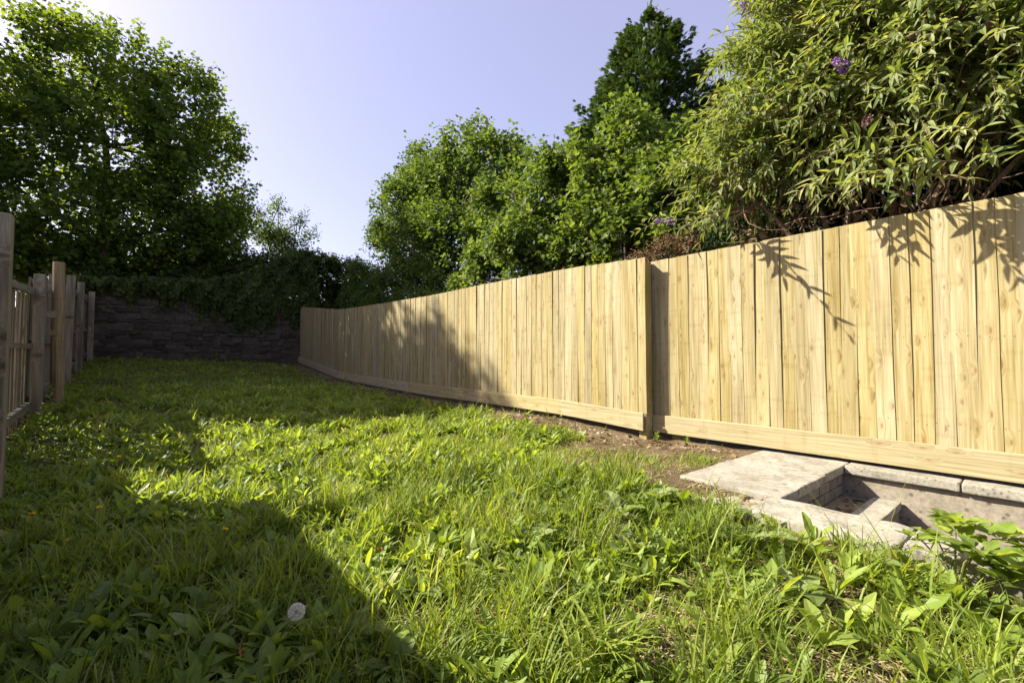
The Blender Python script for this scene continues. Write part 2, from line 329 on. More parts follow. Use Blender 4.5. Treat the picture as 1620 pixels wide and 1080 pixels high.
# ------------------------------------------------------------------ stone wall at the back
def stone_proto(k):
    r = np.random.default_rng(k); b = MB()
    out = [(-.5, -.5), (-.12, -.53), (.5, -.48), (.53, 0), (.49, .5), (.1, .53), (-.5, .49), (-.53, .05)]
    o = np.array(out) + r.uniform(-.06, .06, (8, 2)); f = o * np.array([.8, .74]) + r.uniform(-.04, .04, (8, 2))
    V = [(x, 0, z) for x, z in o] + [(x, -.7 + r.uniform(-.15, .1), z) for x, z in o * .96] + [(x, -1 + r.uniform(-.22, .1), z) for x, z in f] + [(0, -1.05, 0)]
    T = []
    for i in range(8):
        j = (i + 1) % 8
        for a in (0, 8): T += [(a + i, a + j, a + 8 + j), (a + i, a + 8 + j, a + 8 + i)]
        T.append((16 + i, 16 + j, 24))
    b.add(V, T); return b.mesh('stone', M['stone'])
wall = thing('stone_wall', 'dark old rubble stone wall closing off the far end of the garden', 'wall', (1.7, 17.15, 1))
def wall_top(x): return 3.02 + .05 * math.sin(x * 2.2)
b = MB(); b.box(-3.2, 6.8, -.2, .2, -.6, 2.08); b.build('wall_core', M['mortar'], wall)
protos = [stone_proto(k) for k in range(9)]
z = .62; row = 0; cnt = 0
while z < 3.05:
    hgt = random.choice((.09, .12, .16, .21)); x = -1.45 + random.uniform(0, .2)
    while x < 4.45:
        w = random.uniform(.16, .5)
        if z + hgt > g1(x, 16.8) - .05 and cnt < 299:
            obj('stone', protos[random.randrange(9)], wall, (x + w / 2 - 1.7, -.19, z + hgt / 2 - 1 + random.uniform(-.03, .03)), (random.uniform(-.05, .05), random.uniform(-.14, .14), 0), (w * random.uniform(.75, 1.1), random.uniform(.015, .07), hgt * (random.uniform(1.3, 1.8) if random.random() < .16 else random.uniform(.7, 1.08)))); cnt += 1
        x += w
    z += hgt; row += 1
print('stones', cnt)

# ------------------------------------------------------------------ new feather-edge fence on the right
BW, BP = .137, .112
def board_proto(k, h=1.735):
    r = np.random.default_rng(100 + k); b = MB(); n = 10; V = []; T = []
    ph = r.uniform(0, 6, 4)
    for i in range(n + 1):
        t = i / n; wz = .0022 * math.sin(5 * t + ph[0]) + .0012 * math.sin(13 * t + ph[1]); wx = .002 * math.sin(4 * t + ph[2])
        wq = .0022 * math.sin(6 * t + ph[3])
        V += [(-.0118 + wx, -BW / 2 + wz, t * h), (-.0075 + wx, BW / 2 + wq, t * h), (-.0012, BW / 2 + wq, t * h), (-.0080, -BW / 2 + wz, t * h)]
    for i in range(n):
        for j in range(4):
            a, c = i * 4 + j, i * 4 + (j + 1) % 4; T += [(a, c, c + 4), (a, c + 4, a + 4)]
    T += [(0, 2, 1), (0, 3, 2)]; e = n * 4; T += [(e, e + 1, e + 2), (e, e + 2, e + 3)]
    b.add(V, T); nf = len(T); nails = 0
    for zn in (.17, .80, 1.44):
        for yn in (-.028, .03):
            xx = -.0097 + .0314 * yn - .0030; c = np.array([xx, yn + r.uniform(-.006, .006), zn + r.uniform(-.02, .02)]); q = np.arange(6) * math.pi / 3
            b.add(np.r_[[c], c + np.stack([np.full(6, .0012), .003 * np.cos(q), .003 * np.sin(q)], -1)], [(0, 1 + (i + 1) % 6, 1 + i) for i in range(6)]); nails += 6
    me = b.mesh('board', M['pine']); me.materials.append(M['nail']); me.polygons.foreach_set('material_index', np.r_[np.zeros(nf, int), np.ones(nails, int)]); return me
BOARDS = [board_proto(k) for k in range(6)]
def far_base(y): return float(np.interp(y, [2.9, 4.1, 5.7, 7.7, 10.1, 12.3, 12.9, 16.9], [.255, .315, .34, .345, .405, .475, .51, .92]))
def skew_board(name, x0, x1, y0, y1, zf, h, mat, parent, o, n=1):
    """a plank lying along y that follows a sloping line, slightly bowed"""
    b = MB(); V = []; T = []; yy = np.linspace(y0, y1, n + 1)
    for y in yy: V += [(x0, y, zf(y)), (x0, y, zf(y) + h - .004), (x0 + .005, y, zf(y) + h), (x1, y, zf(y) + h), (x1, y, zf(y))]
    V = np.array(V) - np.array(o)
    for i in range(n):
        for j in range(5):
            a, c = i * 5 + j, i * 5 + (j + 1) % 5; T += [(a, c + 5, c), (a, a + 5, c + 5)]
    e = n * 5
    T += [(0, 1, 2), (0, 2, 3), (0, 3, 4), (e, e + 2, e + 1), (e, e + 3, e + 2), (e, e + 4, e + 3)]
    return b.add(V, T).build(name, mat, parent)
def lap_fence(name, label, x, y0, y1, base, gravel, posts):
    o = (x, y0, base(y0)); t = thing(name, label, 'fence', o)
    y = y0 + BW / 2 - .01; i = 0
    while y < y1 - BW / 2 + .03:
        obj('board', BOARDS[random.randrange(6)], t, (random.uniform(-.0008, .0008), y - y0, base(y) + .172 + random.uniform(-.003, .003) - o[2]), (random.uniform(-.004, .004), random.uniform(-.004, .002), random.uniform(-.011, .011)))
        y += BP + random.uniform(-.006, .006); i += 1
    for k, (a, c) in enumerate(gravel):
        dx = (-.003, .004, -.004, .003)[k % 4]
        skew_board('gravel_board', x - .05 + dx, x - .0255 + dx, a + .003, c - .003, base, .188, M['pine_h'], t, o, 4)
    for zr in (.3, .95, 1.6):
        skew_board('rail', x + .003, x + .06, y0 + .02, y1 - .02, lambda y: base(y) + zr, .08, M['pine_h'], t, o, 8)
    for (px, py, w) in posts:
        zb = base(py)
        obj('post', bevbox('post', (w, .1, 2.25), M['pine'], .004), t, (px - x, py - y0, zb - o[2] + 1.93 - 1.125 - .02))
    return t
lap_fence('lap_board_fence', 'new pale pine overlap board fence running back to the stone wall', 4.34, 2.945, 16.84, far_base,
          [(2.95, 4.2), (4.2, 8.5), (8.5, 12.6), (12.6, 16.82)], [(4.425, 5.9, .1), (4.425, 8.9, .1), (4.425, 11.9, .1), (4.425, 14.9, .1)])
lap_fence('lap_board_fence', 'new pale pine overlap board fence standing over the sunken steps', 4.50, -2.2, 3.03, lambda y: .237,
          [(-2.2, -.9), (-.9, 2.94)], [(4.58, 2.7, .1), (4.58, 0., .1)])
# the corner post where the two fence lines step
far_fence = [o for o in bpy.data.objects if o.name == 'lap_board_fence'][0]
obj('end_post', bevbox('end_post', (.125, .095, 2.2), M['pine'], .004), far_fence, (4.4115 - 4.34, 2.9965 - 2.945, 2.135 - 1.1 - far_base(2.945)))
obj('post_packer', bevbox('post_packer', (.132, .1, .19), M['pine_h'], .003), far_fence, (4.4085 - 4.34, 2.9955 - 2.945, .345 - far_base(2.945)))

# ------------------------------------------------------------------ old fence on the left
left = thing('old_timber_fence', 'weathered grey timber fence on the left seen from its rail side', 'fence', (-1.0, 8, .3))
def lz(y): return g1(-1.0, y)
def lpost(x, y, top, w, mat, rnd=False, lean=(0, 0)):
    zb = g1(x, y) - .25; h = top - zb
    if rnd:
        b = MB(); pts = [(0, 0, -h / 2), (0.004, 0, -h / 4), (-.004, .003, 0), (.003, 0, h / 4), (0, 0, h / 2)]
        me = b.tube(pts, [w * .53, w * .52, w * .5, w * .5, w * .47], 10).mesh('post', mat, False)
    else: me = bevbox('post', (w, w, h), mat, .007)
    return obj('post', me, left, (x + 1, y - 8, zb + h / 2 - .3), (lean[0], lean[1], random.uniform(-.08, .08)))
lpost(-.955, 8.17, 2.1, .105, M['old'])
lpost(-.86, 8.98, 2.40, .14, M['post'], True, (.01, -.012))
lpost(-.93, 11.1, 2.5, .115, M['old'], False, (0, .01))
lpost(-.95, 13.35, 2.67, .11, M['old'], False, (.015, 0))
lpost(-.95, 16.3, 2.8, .12, M['old'])
obj('gate_block', bevbox('gate_block', (.09, .12, .1), M['old'], .006), left, (-.87 + 1, 8.42 - 8, 1.62 - .3))
obj('gate_block', bevbox('gate_block', (.07, .16, .07), M['post'], .006), left, (-.86 + 1, 8.5 - 8, 1.38 - .3))
obj('gate_strap', bevbox('gate_strap', (.03, .05, .5), M['old_h'], .004), left, (-.9 + 1, 8.46 - 8, 1.9 - .3))
def old_board(w, h, k):
    r = np.random.default_rng(k); b = MB(); n = 5; V = []; T = []
    for i in range(n + 1):
        t = i / n; q = r.uniform(-.006, .006); s = r.uniform(-.006, .006)
        V += [(-.009, -w / 2 + q, t * h), (.009, -w / 2 + q, t * h), (.009, w / 2 + s, t * h), (-.009, w / 2 + s, t * h)]
    for i in range(n):
        for j in range(4):
            a, c = i * 4 + j, i * 4 + (j + 1) % 4; T += [(a, c, c + 4), (a, c + 4, a + 4)]
    e = n * 4; T += [(0, 2, 1), (0, 3, 2), (e, e + 1, e + 2), (e, e + 2, e + 3)]
    return b.add(V, T).mesh('board', M['old'])
OB = [old_board(.125, 1.0, k) for k in range(4)]; OS = [old_board(.075, 1.0, k + 9) for k in range(4)]
def bay(parent, x, y0, y1, topf, botf, pitch, meshes, o, gap=0., lean=0.):
    y = y0
    while y < y1:
        zb = botf(y); h = topf(y) - zb + random.uniform(-.02, .02)
        obj('board', meshes[random.randrange(len(meshes))], parent, (x - o[0], y - o[1], zb - o[2]), (random.uniform(-lean, lean) * .6 + (lean * .5), random.uniform(-.01, .01), random.uniform(-.05, .05)), (1, 1, h))
        y += pitch + random.uniform(-gap, gap)
LO = (-1., 8, .3)
bay(left, -1.06, 6.42, 8.15, lambda y: 1.80 + .02 * (y - 6.7), lambda y: lz(y) - .03, .1, OS, LO, .012, .03)
bay(left, -1.06, 5.0, 6.3, lambda y: 1.24 + .02 * (y - 5), lambda y: lz(y) - .03, .126, OB, LO, .004, .004)
lpost(-1.0, 6.34, 1.95, .1, M['old'])
bay(left, -1.06, 8.25, 11.0, lambda y: 2.04 + .10 * (y - 8.2), lambda y: lz(y) - .02, .126, OB, LO, .006, .008)
bay(left, -1.06, 11.2, 16.85, lambda y: 2.32 + .075 * (y - 11.1), lambda y: lz(y) - .02, .126, OB, LO, .004, .006)
def lrail(y0, y1, z0, z1, h=.075, x=-1.045):
    skew_board('rail', x, x + .05, y0, y1, lambda y: z0 + (z1 - z0) * (y - y0) / (y1 - y0), h, M['old_h'], left, LO, 3)
lrail(6.41, 8.12, 1.76, 1.84); lrail(6.41, 8.12, 1.15, 1.17, .06); lrail(6.41, 8.12, .32, .42, .09); lrail(5., 6.28, 1.12, 1.14); lrail(5., 6.28, .25, .28)
lrail(8.24, 11.04, 1.92, 2.12); lrail(8.24, 11.04, 1.2, 1.35); lrail(8.24, 11.04, .5, .7)
lrail(11.17, 13.28, 2.2, 2.36); lrail(11.17, 13.28, 1.45, 1.58); lrail(11.17, 13.28, .78, .9)
lrail(13.42, 16.24, 2.36, 2.5); lrail(13.42, 16.24, 1.6, 1.75); lrail(13.42, 16.24, .95, 1.12)
# the taller bay nearest the house
near = thing('tall_old_fence', 'tall grey fence bay with thick end post at the left edge of the picture', 'fence', (-.785, 4.9, 0))
NO = (-.785, 4.9, 0)
obj('post', bevbox('post', (.12, .11, 2.4), M['old'], .006), near, (0, 0, .9))
bay(near, -.87, -1.9, 4.86, lambda y: 1.89, lambda y: -.04, .122, OB, NO, .003, .004)
for zr in (.06, .98, 1.7):
    skew_board('rail', -.857, -.807, -1.9, 4.838, lambda y: zr, .08, M['old_h'], near, NO, 2)
obj('post', bevbox('post', (.11, .11, 2.3), M['old'], .006), near, (.02, -2.6, .8))

# ------------------------------------------------------------------ sunken steps beside the near fence
steps = thing('concrete_steps', 'pale concrete landing slabs and sunken steps below the near fence', 'steps', (3.7, 1.1, -.2)); SO = Vector((3.7, 1.1, -.2))
def blk(name, x0, x1, y0, y1, z0, z1, mat, parent, O, bev=.008, cuts=.09, rough=.005, seed=0, rz=0, label=None):
    me = bevbox(name, (x1 - x0, y1 - y0, z1 - z0), mat, bev, cuts, rough, seed)
    o = obj(name, me, parent, Vector(((x0 + x1) / 2, (y0 + y1) / 2, (z0 + z1) / 2)) - O, (0, 0, rz))
    if label: o['label'] = label
    return o
blk('landing_slab', 3.86, 4.445, 1.125, 1.78, .145, .212, M['slab'], steps, SO, .01, .08, .005, 1)
blk('landing_slab', 3.035, 3.852, 1.115, 1.79, .143, .209, M['slab'], steps, SO, .01, .08, .006, 2, .006)
blk('landing_slab', 2.72, 3.028, 1.19, 1.72, .105, .168, M['slab'], steps, SO, .012, .07, .009, 3, -.03)
for k, (a, c) in enumerate(((.50, 1.16), (-.35, .49), (-1.3, -.36))):
    blk('edging_stone', 2.655 + .01 * k, 3.03, a, c, .10, .207, M['edge'], steps, SO, .014, .07, .008, 5 + k, random.uniform(-.008, .008))
blk('side_wall', 2.72, 2.99, -1.3, 1.12, -1.0, .102, M['tread'], steps, SO, .01, 0, 0)
blk('riser_core', 3.0, 4.33, 1.175, 1.6, -.5, .14, M['tread'], steps, SO, .005, 0, 0)
for r_i in range(2):
    x = 3.03 - .11 * r_i
    while x < 4.3:
        x1 = min(x + .215, 4.325); x0 = max(x, 3.0)
        if x1 - x0 > .04: blk('brick', x0, x1 - .01, 1.137, 1.2, -.012 + r_i * .078, .056 + r_i * .078, M['brick'], steps, SO, .005, .07, .003, r_i * 9 + int(x * 9))
        x += .215
blk('tread', 3.0, 4.33, .80, 1.17, -.28, -.025, M['tread'], steps, SO, .004, .1, .004, 11)
blk('nosing_slab', 3.0, 4.32, .785, .95, -.045, .004, M['slab'], steps, SO, .006, .08, .003, 12)
blk('tread', 3.0, 4.33, .30, .79, -.5, -.215, M['tread'], steps, SO, .004, .1, .004, 13)
blk('nosing_slab', 3.0, 4.32, .27, .44, -.235, -.19, M['slab'], steps, SO, .006, .08, .003, 14)
blk('tread', 3.0, 4.33, -.25, .28, -.7, -.41, M['tread'], steps, SO, .004, .1, .004, 15)
blk('bottom_slab', 2.99, 4.33, -2.2, -.24, -.8, -.6, M['tread'], steps, SO, .004, .2, .004, 16)
rw = thing('retaining_wall', 'grey rendered retaining wall with coping stones under the near fence', 'wall', (4.4, 0, -.5)); RO = Vector((4.4, 0, -.5))
blk('render_face', 4.335, 4.5, -2.2, 1.16, -1.1, .146, M['render'], rw, RO, .004, .12, .004, 21)
for k, (a, c) in enumerate(((.472, 1.118), (-.35, .464), (-1.2, -.358))):
    blk('coping_stone', 4.292, 4.452, a, c, .15, .214, M['edge'], rw, RO, .012, .07, .004, 31 + k)

# ------------------------------------------------------------------ foliage engine
def outline_leaf(half, fold=.2, droop=.15, c=.35):
    """leaf blade from a half outline (x, y); y runs base to tip"""
    h = np.array(half, float); out = np.concatenate([h, (h * [-1, 1])[-2:0:-1]]); n = len(out)
    V = np.c_[out, fold * np.abs(out[:, 0]) - droop * out[:, 1] ** 2]; V = np.r_[V, [[0, c, -droop * c * c]]]
    return V, np.array([(i, (i + 1) % n, n) for i in range(n)])
LEAF = dict(
    syc=outline_leaf([(0, 0), (.3, -.06), (.56, .2), (.32, .34), (.5, .7), (.2, .66), (0, 1)]),
    simple=outline_leaf([(0, 0), (.42, .12), (.33, .4), (.4, .72), (0, 1)]),
    oval=outline_leaf([(0, 0), (.27, .25), (.27, .6), (0, 1)]),
    ivy=outline_leaf([(0, 0), (.5, .05), (.36, .42), (0, 1)], .12, .1),
    lance=outline_leaf([(0, 0), (.1, .15), (.13, .4), (.08, .75), (0, 1)], .35, .28, .4))
def place_leaves(mb, leaf, P, D, Nn, size, tintv):
    V, T = leaf; y = norm(D); z = norm(Nn - (Nn * y).sum(-1, keepdims=True) * y); x = np.cross(y, z)
    W = P[:, None] + size[:, None, None] * (V[None, :, 0:1] * x[:, None] + V[None, :, 1:2] * y[:, None] + V[None, :, 2:3] * z[:, None])
    n = len(V); TT = T[None] + (np.arange(len(P)) * n)[:, None, None]
    mb.add(W.reshape(-1, 3), TT.reshape(-1, 3), np.repeat(tintv, n))
def rand_unit(n):
    return norm(rng.normal(size=(n, 3)))
def lobe_shoots(lobes, per_m2, up=.35, inner=.18, zmin=None):
    """shoot roots and headings spread over the shells of overlapping lobes"""
    S, D = [], []
    L = np.array(lobes)
    for i, (x, y, z, r) in enumerate(L):
        n = int(per_m2 * 4 * math.pi * (r + .2) ** 2) + 6
        u = rand_unit(n); rr = r * (1 - np.abs(rng.normal(0, .17, n))); k = rng.random(n) < inner
        rr = np.where(k, r * rng.uniform(.2, .8, n), rr) * (1 + .2 * np.sin(u[:, 0] * 8 + i) * np.sin(u[:, 2] * 9 + i * 2) + .22 * (rng.random(n) < .12))
        p = np.array([x, y, z]) + u * rr[:, None]
        d2 = (((p[:, None] - L[None, :, :3]) / L[None, :, 3:4]) ** 2).sum(-1); d2[:, i] = 9
        keep = (d2.min(1) > .45) | (rng.random(n) < .3)
        S.append(p[keep]); D.append(norm(u[keep] + [0, 0, up] + rng.normal(0, .3, (keep.sum(), 3))))
    S = np.concatenate(S); D = np.concatenate(D)
    if zmin is not None: k = S[:, 2] > zmin; S, D = S[k], D[k]
    return S, D
def leafy(mb, S, D, length, nodes, leaf, size, pet=.5, upb=.8, spread=.9, jit=.45, hang=.0, tb=.45, ts=.2):
    """opposite leaf pairs along every shoot"""
    n = len(S); ref = rand_unit(n); X = norm(np.cross(D, ref)); Y = np.cross(D, X)
    Ls = length * rng.uniform(.6, 1.3, n); base_t = tb + rng.normal(0, ts * .6, n)
    for k in range(nodes):
        t = (k + .6) / nodes; c, s_ = math.cos(k * 1.57), math.sin(k * 1.57)
        for sg in (-1, 1):
            rad = sg * (c * X + s_ * Y)
            ld = norm(rad * spread + D * (.35 + .5 * t) + rng.normal(0, .25, (n, 3)) - [0, 0, hang])
            sz = size * rng.uniform(.65, 1.15, n) * (1 - .35 * t)
            P = S + D * (Ls * t)[:, None] + ld * (sz * pet)[:, None]
            nn = norm(np.array([0, 0, upb]) + rad * .15 + D * .3 + rng.normal(0, jit, (n, 3)))
            place_leaves(mb, leaf, P, ld, nn, sz, np.clip(base_t + rng.normal(0, ts * .6, n) + .12 * t, 0, 1))
def limb(mb, a, b, r0, r1, bend=.12, n=5, sides=6):
    a = np.array(a, float); b = np.array(b, float); L = np.linalg.norm(b - a); t = np.linspace(0, 1, n + 1)
    off = rng.normal(0, bend * L * .5, 3); off2 = rng.normal(0, bend * L * .2, 3)
    P = a + (b - a) * t[:, None] + np.sin(t * math.pi)[:, None] * off + np.sin(t * 2 * math.pi)[:, None] * off2
    mb.tube(P, np.linspace(r0, r1, n + 1), sides); return P
def tree(name, label, base, lobes, leafkind, mat, per_m2=11, size=.13, length=.45, nodes=4, trunk_r=.16, stems=1, twigs=220, parent_group=None, inner=.18, up=.35, cat='tree', zmin=None, bark='bark', **kw):
    t = thing(name, label, cat, base, parent_group); B = np.array(base, float)
    L = np.array(lobes, float); L[:, 3] = np.maximum(L[:, 3] - .6 * length, L[:, 3] * .45); Lr = L - np.r_[B, 0]
    ex = []
    for x, y, z, r in Lr:
        if r > .3:
            for k in range(6):
                u = rand_unit(1)[0]; u[2] = u[2] * .8 + .2; ex.append((x + u[0] * r * 1.0, y + u[1] * r * 1.0, z + u[2] * r * 1.05, r * rng.uniform(.18, .36)))
    S, D = lobe_shoots(np.r_[Lr, np.array(ex)] if ex else Lr, per_m2, up, inner, None if zmin is None else zmin - B[2])
    mb = MB(); top = Lr[Lr[:, 2].argmax()]
    cen = Lr[:, :3].mean(0)
    for s in range(stems):
        ox = rng.normal(0, .25 * (stems > 1), 3) * [1, 1, 0]
        tip = (top[:3] * [.6, .6, .9] if stems == 1 else Lr[s % len(Lr), :3])
        P = limb(mb, ox + [0, 0, -.3], tip, trunk_r / (1 + .4 * (stems > 1)), trunk_r * .2, .06, 8, 8)
        if s == 0: T0 = P
    for x, y, z, r in Lr:
        j = int(np.clip(np.searchsorted(T0[:, 2], z - r * .8) - 1, 1, len(T0) - 2))
        limb(mb, T0[j], (x, y, z), trunk_r * .3, .018, .1)
    Lc = Lr[:, :3]
    for i in rng.choice(len(S), min(twigs, len(S)), replace=False):
        j = ((S[i] - Lc) ** 2).sum(1).argmin(); limb(mb, Lc[j] + (S[i] - Lc[j]) * .1, S[i] + D[i] * length * .9, .012, .004, .08, 4, 4)
    mb.build('trunk', M[bark], t, True)
    lb = MB(); leafy(lb, S, D, length, nodes, LEAF[leafkind], size, **kw)
    lb.build('crown', M[mat], t)
    print(name, len(S), 'shoots', sum(len(q) for q in lb.T), 'tris')
    return t

BIG = [(-1.78,19.02,9.83,1.44),(-0.40,19.81,10.46,1.6),(1.00,18.36,9.25,1.3),(1.96,19.81,8.66,1.1),(-2.35,18.66,7.55,1.73),(-0.71,18.86,7.54,2.1),(1.32,19.59,6.80,1.8),(-1.79,18.84,5.50,2.0),(-0.04,19.09,5.30,1.86),(2.03,18.15,5.48,1.0),(-3.03,19.46,5.39,1.65),(-3.95,19.07,7.0,1.7),(-4.02,18.69,4.82,1.83),(-3.00,19.52,8.81,1.12),(0.71,18.65,7.88,1.4),(-1.66,18.92,11.01,0.6),(1.32,18.34,10.44,0.45),(2.42,18.83,9.25,0.38),(-1.04,18.47,4.02,0.76),(1.29,18.57,4.58,1.0),(-3.2,18.6,3.9,1.1),(-2.0,18.8,3.8,1.0),(-.4,19.2,3.8,1.0),(.5,18.9,3.7,.9),(1.6,19.2,3.8,.9),(2.5,19.0,4.3,.9),(2.6,19,5.6,.8),(2.75,18.9,6.6,.6),(-1.2,20.4,3.7,1.1),(.8,20.4,3.8,1.1),(-3.2,20.3,4,1.2),(2.2,20.4,4.4,1.0)]
tree('sycamore_tree', 'tall broad dark sycamore rising behind the left half of the stone wall', (-.9, 19.2, 2.25), BIG, 'syc', 'syc', 7.2, .17, .6, 4, .2, 1, 320, upb=.7, jit=.5, inner=.18, up=.6)
LFT = [(-6.2,17.6,8.6,1.5),(-7.3,18.5,7.2,1.8),(-6.0,18.2,6.3,1.7),(-5.4,17.2,7.4,1.2),(-7.8,17.2,5.5,1.8),(-6.3,17,4.6,1.5),(-4.9,18,9.7,1.2),(-5.6,18.5,11,1.2),(-4.7,17.4,8.4,1.1),(-5.0,19,10.8,1.2),(-6.6,18.2,10.2,1.3)]
tree('sycamore_tree', 'leafy sycamore mostly beyond the left edge of the picture', (-6.4, 18, 2.25), LFT, 'simple', 'syc', 10, .17, .55, 4, .18, 1, 80, upb=.7, jit=.5)
ELD = [(3.62,19.51,6.32,0.5),(4.23,19.86,7.0,0.42),(4.79,19.22,6.35,0.42),(4.03,19.86,5.84,0.75),(5.31,19.35,5.83,0.45),(4.5,19.4,5.2,.8)]
tree('elder_tree', 'small thin pale elder showing above the ivy beside the big sycamore', (4.2, 19.6, 2.25), ELD, 'oval', 'maple', 13, .13, .5, 4, .07, 3, 90, up=.9, jit=.5)
HAZ = [(7.21,10.75,6.9,0.9),(7.74,13.90,7.3,1.1),(6.77,13.85,6.24,0.89),(7.74,13.02,5.81,1.5),(6.97,8.96,5.95,0.75),(7.11,16.70,6.95,0.45),(7.59,15.23,4.91,1.39),(7.09,10.55,4.00,1.33),(7.26,9.06,4.74,0.98),(6.63,7.49,5.30,0.5),(7.50,16.86,5.69,0.7),(7.25,13.82,3.64,0.9),(7.2,11.9,6.6,.9),(7.0,12.2,3.2,1.1),(7.2,11.6,5.0,1.3)]
tree('field_maple', 'rounded bushy maple behind the far fence left of the tall conifer', (7.2, 12, .4), HAZ, 'syc', 'maple', 13, .125, .42, 4, .13, 3, 260, up=.45, tb=.4)
SYA = [(6.21,6.36,4.5,0.52),(6.56,6.72,3.89,0.85),(5.92,6.88,3.29,0.76),(6.56,6.19,3.13,0.81),(6.05,6.02,4.75,0.17),(6.14,7.45,4.6,0.3),(6.46,7.00,2.73,0.6),(6.13,8.34,3.02,0.55),(6.2,7.7,3.6,.5),(6.0,8.9,2.7,.5)]
tree('young_sycamore', 'young light green sycamore leaning over the middle of the fence', (6.4, 6.7, .35), SYA, 'syc', 'maple', 14, .12, .36, 4, .07, 3, 200, up=.6, tb=.52)
SYB = [(6.41,4.76,5.1,0.4),(6.85,4.89,4.50,0.82),(6.04,5.16,4.26,0.42),(6.85,3.84,4.52,0.45),(6.21,3.81,3.43,0.7),(6.32,4.98,3.55,0.77),(6.73,3.42,3.74,0.5),(6.31,4.52,2.80,0.7),(6.45,3.69,2.77,0.6),(5.93,5.35,4.69,0.12),(6.3,5.6,2.9,.6),(6.3,3.2,2.7,.5)]
tree('young_sycamore', 'young light green sycamore standing right in front of the tall conifer', (6.5, 4.4, .3), SYB, 'syc', 'maple', 14, .12, .36, 4, .07, 3, 200, up=.6, tb=.55)
RGT = [(8.01,0.50,5.0,0.7),(8.45,0.33,4.37,0.7),(7.64,0.81,4.53,0.6),(8.45,0.11,4.98,0.7),(7.81,0.52,3.68,0.6),(7.92,0.14,3.35,0.6),(8.3,-.6,5,.8),(8.2,-.5,4,.8),(8,.2,2.7,.8),(8.1,1.1,5.4,.6)]
tree('maple_tree', 'darker small leaved tree behind the buddleia at the upper right corner', (8.1, .2, .3), RGT, 'simple', 'maple', 20, .09, .32, 4, .09, 1, 120, tb=.38)
DRK = [(6.21,2.64,3.04,0.42),(6.47,2.20,3.14,0.49),(5.99,1.53,2.75,0.42),(6.47,1.18,3.00,0.42),(6.09,0.76,2.98,0.38),(6.15,0.42,3.00,0.4),(6.40,1.88,3.51,0.47),(6.15,2.95,2.75,0.35),(6.1,2.3,2.3,.5),(6.2,1.4,2.2,.5),(6.2,.6,2.2,.5),(6.3,0,2.6,.5),(6.2,-.6,2.8,.6),(6.6,2.6,2.6,.7),(6.7,1.8,2.8,.8),(6.7,.9,2.9,.8),(6.7,0,3,.8),(6.9,1.3,3.7,.7),(6.9,.3,3.7,.7),(6.0,2.9,2.2,.5),(7.0,2.2,3.5,.6),(7.3,2.9,2.4,.9),(7.4,1.6,2.4,.9),(7.4,.4,2.5,.9),(7.3,-.6,2.6,.9)]
tree('evergreen_shrub', 'dark evergreen shrub filling the gap beneath the buddleia', (6.2, 1.4, .3), DRK, 'oval', 'dark', 34, .07, .25, 4, .05, 4, 200, cat='shrub', bark='twig')
UND = [(5.5,9.6,2.1,.5),(5.6,10.6,2.3,.55),(5.7,11.7,2.3,.6),(5.6,12.9,2.4,.6),(5.7,14.2,2.7,.65),(5.8,15.4,2.9,.65),(5.4,8.6,2.1,.45),(6.0,13.5,3.2,.6),(5.9,15.2,3.6,.7)]
tree('bramble_thicket', 'low green thicket peeping over the far end of the new fence', (5.6, 12, .4), UND, 'oval', 'maple', 15, .1, .3, 4, .03, 5, 60, cat='shrub', tb=.3)
# dry brown shrub over the fence step
DRY = [(5.35,3.35,2.45,.2),(5.45,3.05,2.5,.2),(5.3,3.65,2.35,.16)]
tree('dry_shrub', 'small brown dried out shrub above the step in the fence', (5.35, 3.3, .3), DRY, 'oval', 'dry', 80, .045, .16, 3, .02, 4, 60, cat='shrub', bark='twig')

